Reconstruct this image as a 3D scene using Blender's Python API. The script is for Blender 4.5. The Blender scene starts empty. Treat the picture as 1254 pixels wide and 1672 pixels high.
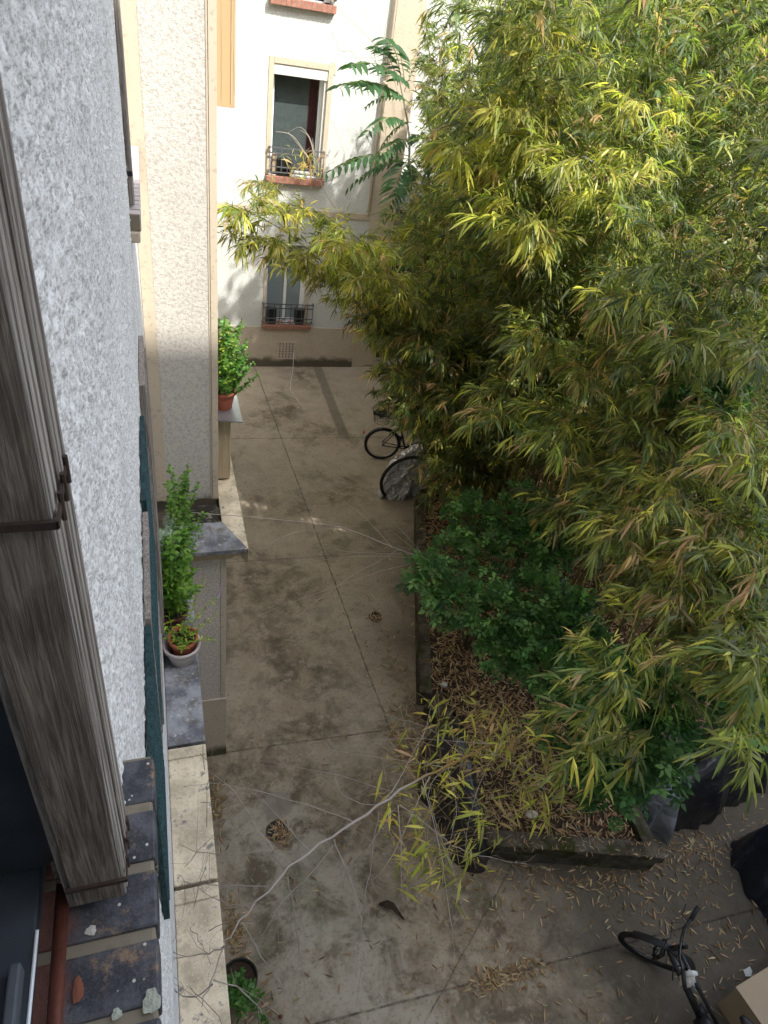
import bpy, math, random
import numpy as np
from mathutils import Vector, Matrix
random.seed(7); RNG = np.random.default_rng(11)
sc = bpy.context.scene
# ------------------------------------------------------------------ camera
H = 7.0
F = 1100.0; PW, PH = 1254.0, 1672.0
CX, CY = 627.0, 836.0
_vz = np.array([362-CX, 2240-CY, F]); DN = _vz/np.linalg.norm(_vz)
_vy = np.array([215-CX, -112-CY, F]); _vy = _vy-_vy.dot(DN)*DN; YA = _vy/np.linalg.norm(_vy)
ZA = -DN; XA = np.cross(YA, ZA)
cam_d = bpy.data.cameras.new('camera'); cam = bpy.data.objects.new('camera', cam_d)
sc.collection.objects.link(cam); sc.camera = cam
cam_d.sensor_fit = 'HORIZONTAL'; cam_d.sensor_width = 36; cam_d.lens = 36*F/PW
cam_d.clip_start = 0.02; cam_d.clip_end = 500
xr = Vector((XA[0], YA[0], ZA[0])); yd = Vector((XA[1], YA[1], ZA[1])); fw = Vector((XA[2], YA[2], ZA[2]))
cam.matrix_world = Matrix(((xr.x, -yd.x, -fw.x, 0), (xr.y, -yd.y, -fw.y, 0), (xr.z, -yd.z, -fw.z, H), (0, 0, 0, 1)))
def ray(px, py):
    d = np.array([px-CX, py-CY, F]); return np.array([d@XA, d@YA, d@ZA])
def atz(px, py, z): r = ray(px, py); t = (z-H)/r[2]; return Vector((r[0]*t, r[1]*t, z))
def aty(px, py, y): r = ray(px, py); t = y/r[1]; return Vector((r[0]*t, y, H+r[2]*t))
def atx(px, py, x): r = ray(px, py); t = x/r[0]; return Vector((x, r[1]*t, H+r[2]*t))
def atd(px, py, d): r = ray(px, py); r = r/np.linalg.norm(r)*d; return Vector((r[0], r[1], r[2]+H))
def proj(p):
    q = np.asarray(p, float)-np.array([0, 0, H]); c = q[..., 0:1]*XA+q[..., 1:2]*YA+q[..., 2:3]*ZA
    return c[..., 0]/c[..., 2]*F+CX, c[..., 1]/c[..., 2]*F+CY, c[..., 2]
# ------------------------------------------------------------------ light
SUN = Vector((-.42, .55, -.86)).normalized()      # direction the light travels
w = bpy.data.worlds.new('World'); sc.world = w; w.use_nodes = True
nt = w.node_tree; bg = nt.nodes['Background']
sky = nt.nodes.new('ShaderNodeTexSky'); sky.sky_type = 'NISHITA'; sky.sun_disc = False
elev = math.asin(-SUN.z); sky.sun_elevation = elev
sky.sun_rotation = math.atan2(-SUN.x, -SUN.y)
sky.dust_density = 2.5; sky.air_density = 1.0
hs = nt.nodes.new('ShaderNodeHueSaturation'); hs.inputs['Saturation'].default_value = .55; nt.links.new(sky.outputs[0], hs.inputs['Color']); nt.links.new(hs.outputs[0], bg.inputs[0]); bg.inputs[1].default_value = 0.15
sd = bpy.data.lights.new('sun', 'SUN'); sd.energy = 2.5; sd.angle = math.radians(0.6); sd.color = (1, .95, .86)
so = bpy.data.objects.new('sun', sd); sc.collection.objects.link(so)
so.rotation_euler = SUN.to_track_quat('-Z', 'Y').to_euler(); so.location = (0, -5, 25)
sc.view_settings.view_transform = 'Standard'; sc.view_settings.look = 'None'
sc.view_settings.exposure = 1.78; sc.view_settings.gamma = 1
sc.cycles.max_bounces = 8; sc.cycles.diffuse_bounces = 4
C = sc.collection
# ------------------------------------------------------------------ mesh helpers
class MB:
    def __init__(s): s.v = []; s.f = []; s.m = []
    def add(s, vs, fs, m=0):
        o = len(s.v); s.v += [tuple(v) for v in vs]
        for f in fs: s.f.append(tuple(i+o for i in f)); s.m.append(m)
    def box(s, x0, x1, y0, y1, z0, z1, m=0, M=None):
        vs = [Vector((x, y, z)) for z in (z0, z1) for y in (y0, y1) for x in (x0, x1)]
        if M: vs = [M @ v for v in vs]
        s.add(vs, [(0, 2, 3, 1), (4, 5, 7, 6), (0, 1, 5, 4), (2, 6, 7, 3), (0, 4, 6, 2), (1, 3, 7, 5)], m)
    def quad(s, a, b, c, d, m=0): s.add([a, b, c, d], [(0, 1, 2, 3)], m)
    def tube(s, pts, r, n=8, m=0, cap=True):
        pts = [Vector(p) for p in pts]
        if not hasattr(r, '__len__'): r = [r]*len(pts)
        vs = []; prev = None
        for i, p in enumerate(pts):
            t = (pts[min(i+1, len(pts)-1)]-pts[max(i-1, 0)])
            if t.length < 1e-9: t = Vector((0, 0, 1))
            t.normalize()
            a = prev-t*prev.dot(t) if prev else t.cross(Vector((0, 0, 1)) if abs(t.z) < .9 else Vector((1, 0, 0)))
            if a.length < 1e-6: a = t.cross(Vector((1, 0, 0)))
            a.normalize(); prev = a; b = t.cross(a)
            for k in range(n):
                q = 2*math.pi*k/n; vs.append(p+(a*math.cos(q)+b*math.sin(q))*r[i])
        fs = []
        for i in range(len(pts)-1):
            for k in range(n):
                k2 = (k+1) % n; fs.append((i*n+k, i*n+k2, (i+1)*n+k2, (i+1)*n+k))
        if cap: fs.append(tuple(range(n-1, -1, -1))); fs.append(tuple((len(pts)-1)*n+k for k in range(n)))
        s.add(vs, fs, m)
    def lathe(s, prof, c, n=28, m=0, M=None):
        vs = []; c = Vector(c)
        for r, z in prof:
            for k in range(n):
                q = 2*math.pi*k/n; v = Vector((r*math.cos(q), r*math.sin(q), z))
                vs.append((M @ v if M else v)+c)
        fs = [(i*n+k, i*n+(k+1) % n, (i+1)*n+(k+1) % n, (i+1)*n+k) for i in range(len(prof)-1) for k in range(n)]
        s.add(vs, fs, m)
    def torus(s, c, R, r, ax, n=40, k=8, m=0, a0=0, a1=2*math.pi):
        ax = Vector(ax).normalized(); u = ax.orthogonal().normalized(); v = ax.cross(u); c = Vector(c)
        pts = [c+(u*math.cos(a0+(a1-a0)*i/n)+v*math.sin(a0+(a1-a0)*i/n))*R for i in range(n+1)]
        s.tube(pts, r, k, m, cap=False)
    def prism(s, poly, z0, z1, m=0):
        n = len(poly); vs = [(x, y, z0) for x, y in poly]+[(x, y, z1) for x, y in poly]
        s.add(vs, [tuple(range(n-1, -1, -1)), tuple(range(n, 2*n))]+[(i, (i+1) % n, n+(i+1) % n, n+i) for i in range(n)], m)
    def build(s, name, mats, parent=None, smooth=False, bevel=0, loc=None):
        me = bpy.data.meshes.new(name); me.from_pydata([tuple(v) for v in s.v], [], s.f)
        if not isinstance(mats, (list, tuple)): mats = [mats]
        for m in mats: me.materials.append(m)
        if len(mats) > 1: me.polygons.foreach_set('material_index', s.m)
        if smooth: me.polygons.foreach_set('use_smooth', [True]*len(me.polygons))
        me.update()
        o = bpy.data.objects.new(name, me); C.objects.link(o)
        if parent: par(o, parent)
        if bevel:
            b = o.modifiers.new('bevel', 'BEVEL'); b.width = bevel; b.segments = 2; b.limit_method = 'ANGLE'
        return o
def par(o, p):
    o.parent = p
    o.matrix_parent_inverse = Matrix.Translation(p.location).inverted() if p.type == 'EMPTY' else Matrix.Identity(4)
def thing(name, label, cat, loc=(0, 0, 0), group=None):
    o = bpy.data.objects.new(name, None); C.objects.link(o); o.location = loc; o.empty_display_size = .1
    o['label'] = label; o['category'] = cat
    if group: o['group'] = group
    return o
def tag(o, label, cat, group=None, kind=None):
    o['label'] = label; o['category'] = cat
    if group: o['group'] = group
    if kind: o['kind'] = kind
    return o
def fastmesh(name, V, Fa, fsz, mat, col=None, parent=None, smooth=True):
    me = bpy.data.meshes.new(name); V = np.asarray(V, np.float32)
    me.vertices.add(len(V)); me.vertices.foreach_set('co', V.ravel())
    fl = np.asarray(Fa, np.int32); fs = np.asarray(fsz, np.int32)
    me.loops.add(len(fl)); me.loops.foreach_set('vertex_index', fl)
    me.polygons.add(len(fs)); st = np.concatenate([[0], np.cumsum(fs)[:-1]]).astype(np.int32)
    me.polygons.foreach_set('loop_start', st); me.polygons.foreach_set('loop_total', fs)
    if smooth: me.polygons.foreach_set('use_smooth', np.ones(len(fs), bool))
    if col is not None:
        a = me.color_attributes.new('Col', 'FLOAT_COLOR', 'POINT')
        a.data.foreach_set('color', np.asarray(col, np.float32).ravel())
    me.materials.append(mat); me.update(calc_edges=True)
    o = bpy.data.objects.new(name, me); C.objects.link(o)
    if parent: par(o, parent)
    return o
# ------------------------------------------------------------------ material helpers
class NG:
    def __init__(s, name):
        s.mat = bpy.data.materials.new(name); s.mat.use_nodes = True
        s.t = s.mat.node_tree; s.b = s.t.nodes['Principled BSDF']; s.out = s.t.nodes['Material Output']
        s.co = s.t.nodes.new('ShaderNodeTexCoord').outputs['Object']
    def n(s, ty, **k):
        q = s.t.nodes.new(ty)
        for a, b in k.items(): setattr(q, a, b)
        return q
    def link(s, a, b):
        if isinstance(a, (int, float, tuple)): b.default_value = a
        else: s.t.links.new(a, b)
    def math(s, op, a, b=0.0, c=0.0):
        q = s.n('ShaderNodeMath', operation=op); s.link(a, q.inputs[0]); s.link(b, q.inputs[1]); s.link(c, q.inputs[2]); return q.outputs[0]
    def noise(s, scale, detail=4, rough=.55, vec=None, dist=0):
        q = s.n('ShaderNodeTexNoise'); q.inputs['Scale'].default_value = scale; q.inputs['Detail'].default_value = detail
        q.inputs['Roughness'].default_value = rough; q.inputs['Distortion'].default_value = dist
        s.link(vec or s.co, q.inputs['Vector']); return q.outputs['Fac']
    def voro(s, scale, feature='F1', vec=None, out='Distance'):
        q = s.n('ShaderNodeTexVoronoi', feature=feature); q.inputs['Scale'].default_value = scale
        s.link(vec or s.co, q.inputs['Vector']); return q.outputs[out]
    def mapv(s, scale=(1, 1, 1), loc=(0, 0, 0), rot=(0, 0, 0)):
        q = s.n('ShaderNodeMapping'); s.link(s.co, q.inputs[0]); q.inputs['Scale'].default_value = scale
        q.inputs['Location'].default_value = loc; q.inputs['Rotation'].default_value = rot; return q.outputs[0]
    def ramp(s, f, a, b): # smooth 0..1 between a and b
        q = s.n('ShaderNodeMapRange', interpolation_type='SMOOTHSTEP'); s.link(f, q.inputs[0])
        q.inputs[1].default_value = a; q.inputs[2].default_value = b; return q.outputs[0]
    def mix(s, f, a, b, mode='MIX'):
        q = s.n('ShaderNodeMix', data_type='RGBA', blend_type=mode)
        s.link(f, q.inputs[0]); s.link(c4(a), q.inputs[6]); s.link(c4(b), q.inputs[7]); return q.outputs[2]
    def xyz(s):
        q = s.n('ShaderNodeSeparateXYZ'); s.link(s.co, q.inputs[0]); return q.outputs
    def bump(s, h, strength=.5, dist=.01):
        q = s.n('ShaderNodeBump'); q.inputs['Strength'].default_value = strength; q.inputs['Distance'].default_value = dist
        s.link(h, q.inputs['Height']); s.link(q.outputs[0], s.b.inputs['Normal'])
    def done(s, col=None, rough=.8, metal=0, spec=.3):
        if col is not None: s.link(c4(col), s.b.inputs['Base Color'])
        s.link(rough, s.b.inputs['Roughness']); s.link(metal, s.b.inputs['Metallic'])
        s.b.inputs['Specular IOR Level'].default_value = spec
        return s.mat
def c4(c): return (c[0], c[1], c[2], 1.0) if isinstance(c, tuple) and len(c) == 3 else c
def simple(name, col, rough=.8, metal=0, var=.25, scale=8, spec=.3, bump=.0, bs=60):
    g = NG(name); n = g.noise(scale, 5, .6)
    c = g.mix(n, tuple(x*(1-var) for x in col), tuple(min(1, x*(1+var)) for x in col))
    if bump: g.bump(g.noise(bs, 4), bump, .005)
    return g.done(c, rough, metal, spec)
M = {}
def roughcast(name, light, dark, scale, bs, bd, dirt=None, pit=.5, sy=1):
    g = NG(name); mv = g.mapv(scale=(1, sy, 1)); n = g.noise(scale, 3, .6, mv); n2 = g.noise(scale*2.7, 2, .5, mv)
    v = g.math('ADD', g.math('MULTIPLY', n, .65), g.math('MULTIPLY', n2, .35))
    c = g.mix(g.ramp(v, pit-.11, pit+.05), dark, light)
    c = g.mix(g.math('MULTIPLY', g.ramp(g.noise(1.3, 4), .4, .7), .16), c, tuple(x*.7 for x in dark))
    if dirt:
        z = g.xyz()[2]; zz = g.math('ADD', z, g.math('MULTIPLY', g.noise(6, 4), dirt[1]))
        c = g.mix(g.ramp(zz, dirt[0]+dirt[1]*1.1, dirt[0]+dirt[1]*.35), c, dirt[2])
    g.bump(v, bs, bd); return g.done(c, .92, 0, .1)
M['near_wall'] = roughcast('near roughcast', (.80, .80, .79), (.33, .33, .335), 95, .6, .004, pit=.475, sy=.26)
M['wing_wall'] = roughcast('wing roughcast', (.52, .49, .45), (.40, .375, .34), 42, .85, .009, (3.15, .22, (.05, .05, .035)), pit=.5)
M['low_wall'] = roughcast('lower roughcast', (.62, .57, .52), (.38, .35, .32), 70, 1.0, .01, pit=.5)
M['far_wall'] = roughcast('far roughcast', (.58, .60, .58), (.46, .475, .46), 40, .8, .015, pit=.48)
g_ = NG('near roughcast relief'); mv_ = g_.mapv(scale=(1, .4, 1)); n_ = g_.math('ADD', g_.math('MULTIPLY', g_.noise(170, 4, .65, mv_), .6), g_.math('MULTIPLY', g_.noise(420, 2, .6, mv_), .4))
c_ = g_.mix(g_.ramp(n_, .38, .56), (.40, .395, .385), (.76, .75, .73)); c_ = g_.mix(g_.math('MULTIPLY', g_.ramp(g_.noise(2.2, 5, .6), .42, .72), .35), c_, (.34, .33, .32)); M['near_relief'] = g_.done(c_, .95, 0, .08)
def render_plain(name, col, dirtz=None, dirt=(.07, .065, .045)):
    g = NG(name); n = g.noise(3, 5, .6); n2 = g.noise(30, 4)
    c = g.mix(n, tuple(x*.85 for x in col), tuple(min(1, x*1.08) for x in col))
    c = g.mix(g.math('MULTIPLY', g.ramp(n2, .55, .68), .4), c, tuple(x*.5 for x in col))
    if dirtz:
        z = g.xyz()[2]; zz = g.math('ADD', z, g.math('MULTIPLY', g.noise(4, 5, .65), .3))
        c = g.mix(g.math('MULTIPLY', g.ramp(zz, dirtz+.24, dirtz+.1), .9), c, dirt)
    g.bump(n2, .15, .004); return g.done(c, .85, 0, .15)
M['cream'] = render_plain('cream render', (.50, .43, .335))
M['plinth'] = render_plain('plinth render', (.50, .44, .36), .18)
M['plinth2'] = render_plain('wing plinth render', (.50, .44, .36), .12, (.05, .055, .02))
def slate():
    g = NG('slate coping'); n = g.noise(5, 6, .65); n2 = g.noise(38, 5, .7)
    c = g.mix(g.ramp(n, .36, .62), (.10, .105, .12), (.30, .31, .33)); c = g.mix(g.ramp(n2, .58, .7), c, (.52, .50, .45))
    c = g.mix(g.math('MULTIPLY', g.ramp(g.noise(11, 6, .75), .5, .66), .8), c, (.12, .10, .075)); c = g.mix(g.ramp(g.noise(26, 5, .8, g.mapv(loc=(5, 2, 1))), .62, .68), c, (.55, .52, .45))
    g.bump(n2, .3, .003); return g.done(c, .55, 0, .4)
M['slate'] = slate()
def lime():
    g = NG('limestone coping'); n = g.noise(7, 6, .7); n2 = g.noise(55, 5, .7)
    c = g.mix(g.ramp(n, .35, .65), (.42, .36, .26), (.74, .64, .48))
    c = g.mix(g.ramp(g.noise(14, 6, .75), .54, .68), c, (.20, .19, .17))
    c = g.mix(g.ramp(n2, .6, .72), c, (.10, .09, .07)); c = g.mix(g.ramp(g.noise(80, 2), .66, .72), c, (.75, .72, .66))
    g.bump(g.math('ADD', n, n2), .5, .006); return g.done(c, .9, 0, .1)
M['lime'] = lime()
def sillbrick(name, base, hi, orange):
    g = NG(name); n = g.noise(22, 6, .7); n2 = g.noise(220, 3, .6)
    c = g.mix(g.ramp(n, .4, .62), base, hi)
    c = g.mix(g.ramp(g.noise(15, 7, .78, g.mapv(loc=(3, 1, 2))), .53, .66), c, orange)
    c = g.mix(g.math('MULTIPLY', g.ramp(n2, .5, .75), .22), c, (.20, .20, .22))
    c = g.mix(g.ramp(g.voro(48, out='Distance'), .12, .07), c, (.50, .48, .42))
    if name.startswith('blue'):
        xx = g.math('ADD', g.xyz()[0], g.math('MULTIPLY', g.noise(20, 5, .7), .09)); c = g.mix(g.math('MULTIPLY', g.ramp(xx, -.085, -.125), .85), c, g.mix(g.noise(60, 4), (.10, .035, .03), (.20, .085, .055)))
    g.bump(g.math('ADD', n, n2), .5, .0025); return g.done(c, .6, 0, .35)
M['brick_blue'] = sillbrick('blue glazed sill brick', (.032, .033, .040), (.080, .082, .092), (.22, .145, .09))
M['brick_red'] = sillbrick('red brick', (.28, .11, .08), (.36, .16, .11), (.30, .2, .16))
M['mortar'] = render_plain('mortar', (.22, .19, .14))
M['grey_brick'] = simple('painted grey brick', (.40, .36, .36), .6, var=.3, scale=20)
def wood(name, a, b, scale=(70, 70, 4), loc=0, rings=True):
    g = NG(name); v = g.mapv(scale=scale, loc=(loc, 0, 0)); n = g.noise(1, 6, .65, v, 1.5)
    c = g.mix(g.ramp(n, .36, .64), a, b)
    if rings:
        q = g.n('ShaderNodeTexWave', wave_type='RINGS'); q.inputs['Scale'].default_value = 9; q.inputs['Distortion'].default_value = 5
        q.inputs['Detail'].default_value = 3; g.link(g.mapv(scale=(5, 1, .55), loc=(.55, -.2, -3.47)), q.inputs['Vector'])
        c = g.mix(g.math('MULTIPLY', g.ramp(q.outputs['Fac'], .3, .8), .35), c, tuple(x*.4 for x in a))
    n2 = g.noise(1, 3, .6, g.mapv(scale=(600, 600, 40))); c = g.mix(g.math('MULTIPLY', g.ramp(n2, .5, .75), .3), c, (.36, .33, .30))
    g.bump(g.math('ADD', n, g.math('MULTIPLY', n2, .5)), .8, .003); return g.done(c, .85, 0, .15)
M['wood'] = wood('weathered shutter wood', (.135, .108, .088), (.30, .255, .215), (150, 150, 5))
M['wood_edge'] = wood('silvered shutter edge', (.20, .175, .155), (.42, .38, .34), (300, 60, 3), 2, False)
M['wood_grey'] = wood('grey shutter wood', (.13, .115, .10), (.32, .28, .25), loc=4, rings=False)
M['teal'] = wood('peeling teal shutter paint', (.008, .028, .032), (.022, .062, .068), (30, 30, 10), 2, False)
M['flake'] = simple('peeled paint', (.42, .40, .34), .85, var=.35, scale=30, bump=.4)
M['ochre'] = simple('ochre painted shutter', (.46, .32, .18), .6, var=.12, scale=3)
M['post'] = wood('beige painted board', (.40, .32, .21), (.52, .43, .29), (40, 40, 2), 1, False)
M['zinc'] = simple('zinc sheet', (.42, .44, .47), .38, .7, var=.2, scale=9)
M['rust'] = simple('rusty red iron', (.13, .045, .03), .5, .3, var=.6, scale=26, bump=.4)
M['old_iron'] = simple('old brown iron', (.06, .04, .032), .7, .2, var=.5, scale=40, bump=.4)
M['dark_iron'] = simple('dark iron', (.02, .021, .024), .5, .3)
M['rail'] = simple('painted grille iron', (.11, .115, .12), .5, .2)
M['frame'] = simple('window frame paint', (.05, .06, .075), .45, var=.5, scale=14)
M['white_frame'] = simple('white window frame', (.72, .76, .78), .45, var=.06)
M['room'] = simple('room wall', (.22, .225, .205), .9)
M['curtain'] = simple('dark red curtain', (.22, .06, .07), .9)
M['net'] = simple('pale net curtain', (.72, .74, .75), .9, var=.12, scale=2)
M['white'] = simple('white plastic', (.56, .58, .56), .5, var=.08)
M['black_plastic'] = simple('black plastic', (.015, .015, .016), .4, var=.3)
M['rubber'] = simple('tyre rubber', (.018, .018, .018), .75, bump=.4, bs=300)
M['black_paint'] = simple('black bike paint', (.012, .012, .014), .25, var=.1, spec=.5)
M['steel'] = simple('steel', (.45, .45, .46), .3, .9)
M['red_refl'] = simple('red reflector', (.5, .01, .02), .2)
M['terra'] = simple('terracotta', (.42, .12, .07), .75, var=.25, scale=20, bump=.2)
M['soil'] = simple('dark soil', (.045, .03, .02), 1, var=.5, scale=50, bump=1, bs=90)
M['pipe'] = simple('beige drainpipe', (.62, .54, .42), .55, var=.15)
M['mauve'] = simple('pale mauve pot', (.50, .44, .43), .6, var=.12, scale=10)
M['vent'] = simple('rust stained vent plate', (.46, .40, .33), .7, var=.35, scale=14)
M['board'] = simple('beige board', (.36, .28, .19), .7, var=.12, scale=4)
M['pale_house'] = render_plain('pale house wall', (.52, .53, .50))
M['roof_dark'] = simple('dark roof felt', (.06, .055, .05), .9)
M['stone'] = simple('pale stone', (.5, .47, .42), .9, var=.2, scale=20, bump=.5)
M['cloth'] = simple('white rag', (.62, .60, .56), .95, var=.1, bump=.6, bs=90)
def glass(name, tint, rough=.05):
    g = NG(name); g.b.inputs['Transmission Weight'].default_value = 0.0
    g.done(tint, rough, 0, 1.0); return g.mat
def glazing():
    g = NG('window glass'); tr = g.n('ShaderNodeBsdfTransparent'); gl = g.n('ShaderNodeBsdfGlossy'); gl.inputs['Roughness'].default_value = .02
    lw = g.n('ShaderNodeLayerWeight'); lw.inputs[0].default_value = .5; fr = [g.math('ADD', g.math('MULTIPLY', g.math('POWER', lw.outputs['Facing'], 3.0), .7), .05)]; m = g.n('ShaderNodeMixShader')
    tr.inputs[0].default_value = (.78, .82, .84, 1)
    g.link(fr[0], m.inputs[0]); g.link(tr.outputs[0], m.inputs[1]); g.link(gl.outputs[0], m.inputs[2]); g.link(m.outputs[0], g.out.inputs[0]); return g.mat
M['glazing'] = glazing()
M['dark_glass'] = glass('dusty dark glass', (.035, .05, .075), .12)
def tarp(name, col, rough=.45, metal=0, bs=.6, spec=.4):
    g = NG(name); n = g.noise(4.5, 4, .5, None, 1.2); v = g.voro(11 if name.startswith('silver') else 3.5, 'DISTANCE_TO_EDGE')
    c = g.mix(n, tuple(x*.6 for x in col), tuple(min(1, x*1.4) for x in col))
    g.bump(g.math('ADD', n, g.math('MULTIPLY', v, 1.2)), bs, .05); return g.done(c, rough, metal, spec)
M['tarp_black'] = tarp('black tarpaulin', (.016, .017, .021), .36, spec=.6)
M['tarp_navy'] = tarp('navy black tarpaulin', (.013, .017, .028), .42, spec=.5)
M['tarp_silver'] = tarp('silver grey tarpaulin', (.58, .59, .61), .36, .35, 1.0)
M['tarp_grey'] = tarp('grey tarpaulin', (.22, .24, .27), .35, .3, .8)
def leafmat(name, trans=.45, rough=.5, spec=.35):
    g = NG(name); a = g.n('ShaderNodeAttribute', attribute_name='Col'); col = a.outputs['Color']
    g.done(None, rough, 0, spec); g.link(col, g.b.inputs['Base Color'])
    if trans:
        tr = g.n('ShaderNodeBsdfTranslucent'); m = g.n('ShaderNodeMixShader'); m.inputs[0].default_value = trans
        tc = g.mix(1.0, col, (1.0, 1.0, .68), 'MULTIPLY'); tc2 = g.mix(1.0, tc, (1.35, 1.55, 1.15), 'MULTIPLY')
        g.link(tc2, tr.inputs[0]); g.link(g.b.outputs[0], m.inputs[1]); g.link(tr.outputs[0], m.inputs[2]); g.link(m.outputs[0], g.out.inputs[0])
    return g.mat
M['leaf'] = leafmat('bamboo leaf', .48, .42, .45); M['leaf_broad'] = leafmat('broad leaf', .35); M['litter'] = leafmat('dry litter leaf', .15, .8, .1)
M['stem'] = leafmat('stem surface', 0, .55, .3)
def ground_mat():
    g = NG('old concrete paving'); X, Y, Z = g.xyz()
    big = g.noise(.55, 5, .6); mid = g.noise(2.6, 6, .68, None, .6); fine = g.noise(24, 8, .78); grit = g.noise(210, 4, .75)
    c = g.mix(g.ramp(mid, .36, .62), (.115, .092, .062), (.30, .248, .178))
    lightf = g.ramp(g.math('ADD', g.math('MULTIPLY', big, 1.0), g.math('MULTIPLY', Y, .016)), .50, .70)
    c = g.mix(g.math('MULTIPLY', lightf, .7), c, (.40, .345, .265))
    c = g.mix(g.math('MULTIPLY', g.ramp(g.noise(5.5, 7, .75, g.mapv(loc=(7, 3, 0))), .49, .62), .6), c, (.39, .34, .26))
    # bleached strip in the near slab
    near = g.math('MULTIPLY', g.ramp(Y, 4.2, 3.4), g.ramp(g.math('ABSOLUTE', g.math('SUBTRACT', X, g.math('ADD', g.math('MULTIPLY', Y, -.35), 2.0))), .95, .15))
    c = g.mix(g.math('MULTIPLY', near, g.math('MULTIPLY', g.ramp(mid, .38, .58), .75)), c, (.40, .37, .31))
    c = g.mix(g.math('MULTIPLY', g.ramp(g.noise(1.1, 5, .7, g.mapv(loc=(2, 9, 0))), .52, .68), .55), c, (.075, .078, .035))
    # concrete darkened towards the planted bed, in the nearer part of the yard
    dark_near_bed = g.ramp(g.math('ADD', X, g.math('MULTIPLY', g.math('SUBTRACT', big, .5), 3.2)), 2.5, 3.9)
    c = g.mix(g.math('MULTIPLY', g.math('MULTIPLY', dark_near_bed, g.ramp(Y, 9.0, 6.0)), .84), c, (.055, .047, .036))
    c = g.mix(g.math('MULTIPLY', g.ramp(fine, .52, .64), .5), c, (.045, .038, .028))
    c = g.mix(g.ramp(g.voro(7, out='Distance'), .035, .02), c, (.03, .025, .02))
    c = g.mix(g.math('MULTIPLY', g.ramp(grit, .48, .66), .30), c, (.42, .38, .32))
    wob = g.math('MULTIPLY', g.math('SUBTRACT', g.noise(4, 6, .8), .5), .06)
    u = g.math('ADD', g.math('ADD', X, g.math('MULTIPLY', Y, .040)), wob)
    v = g.math('ADD', g.math('ADD', Y, g.math('MULTIPLY', X, .028)), g.math('MULTIPLY', wob, .6))
    J = None
    def near_line(t, c0, wd): return g.ramp(g.math('ABSOLUTE', g.math('SUBTRACT', t, c0)), wd*1.4, wd*.5)
    gate = g.ramp(Y, 4.25, 4.45)
    for l in [g.math('MULTIPLY', near_line(u, 2.56, .010), gate), near_line(v, 10.82, .009), near_line(v, 7.48, .007), near_line(v, 4.36, .009), near_line(v, 1.66, .009)]:
        J = l if J is None else g.math('MAXIMUM', J, l)
    # wandering cracks in the near slabs
    e1 = near_line(g.math('ADD', g.math('MULTIPLY', X, .62), g.math('ADD', g.math('MULTIPLY', Y, -.78), g.math('MULTIPLY', wob, .8))), .05, .006)
    e1 = g.math('MULTIPLY', e1, g.math('MULTIPLY', g.ramp(Y, 3.0, 2.8), g.ramp(X, .9, 1.1)))
    nv_ = g.n('ShaderNodeTexNoise'); nv_.inputs['Scale'].default_value = 6; nv_.inputs['Detail'].default_value = 6; g.link(g.co, nv_.inputs['Vector'])
    vm = g.n('ShaderNodeVectorMath', operation='MULTIPLY_ADD'); g.link(nv_.outputs['Color'], vm.inputs[0]); vm.inputs[1].default_value = (.45, .45, 0); g.link(g.co, vm.inputs[2])
    vo = g.voro(5.0, 'DISTANCE_TO_EDGE', vm.outputs[0])
    e2 = g.math('MULTIPLY', g.ramp(g.math('ADD', vo, g.math('MULTIPLY', wob, .2)), .008, .002),
                g.ramp(g.math('ADD', g.math('POWER', g.math('SUBTRACT', X, 2.35), 2.0), g.math('POWER', g.math('SUBTRACT', Y, 2.05), 2.0)), .22, .1))
    J = g.math('MAXIMUM', J, g.math('MULTIPLY', g.math('MAXIMUM', e1, e2), .8))
    c = g.mix(g.math('MULTIPLY', J, g.math('MULTIPLY', g.ramp(g.noise(7, 6, .8), .3, .68), .8)), c, (.012, .011, .009))
    # round repair patch and dark stripe by the far wall
    r = g.math('SQRT', g.math('ADD', g.math('POWER', g.math('SUBTRACT', X, .93), 2.0), g.math('POWER', g.math('SUBTRACT', Y, 3.62), 2.0)))
    r = g.math('ADD', r, g.math('MULTIPLY', wob, .5)); c = g.mix(g.math('MULTIPLY', g.ramp(r, .165, .15), .7), c, (.24, .215, .18))
    st = g.math('MULTIPLY', g.ramp(g.math('ABSOLUTE', g.math('SUBTRACT', g.math('ADD', X, g.math('MULTIPLY', Y, -.02)), 3.15)), .13, .07), g.ramp(Y, 10.6, 10.9))
    c = g.mix(g.math('MULTIPLY', st, .55), c, (.07, .068, .05))
    g.bump(g.math('SUBTRACT', g.math('ADD', g.math('MULTIPLY', grit, .25), g.math('MULTIPLY', fine, .5)), g.math('MULTIPLY', J, 1.5)), .5, .012)
    return g.done(c, .88, 0, .2)
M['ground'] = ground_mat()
def kerb_mat():
    g = NG('mossy concrete kerb'); n = g.noise(5, 6, .7); c = g.mix(g.ramp(n, .35, .65), (.045, .038, .028), (.13, .115, .09))
    c = g.mix(g.ramp(g.noise(3.3, 6, .7, g.mapv(loc=(4, 1, 0))), .5, .62), c, (.04, .045, .015)); g.bump(g.noise(60, 5), .6, .01); return g.done(c, .95, 0, .1)
M['kerb'] = kerb_mat()
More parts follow.
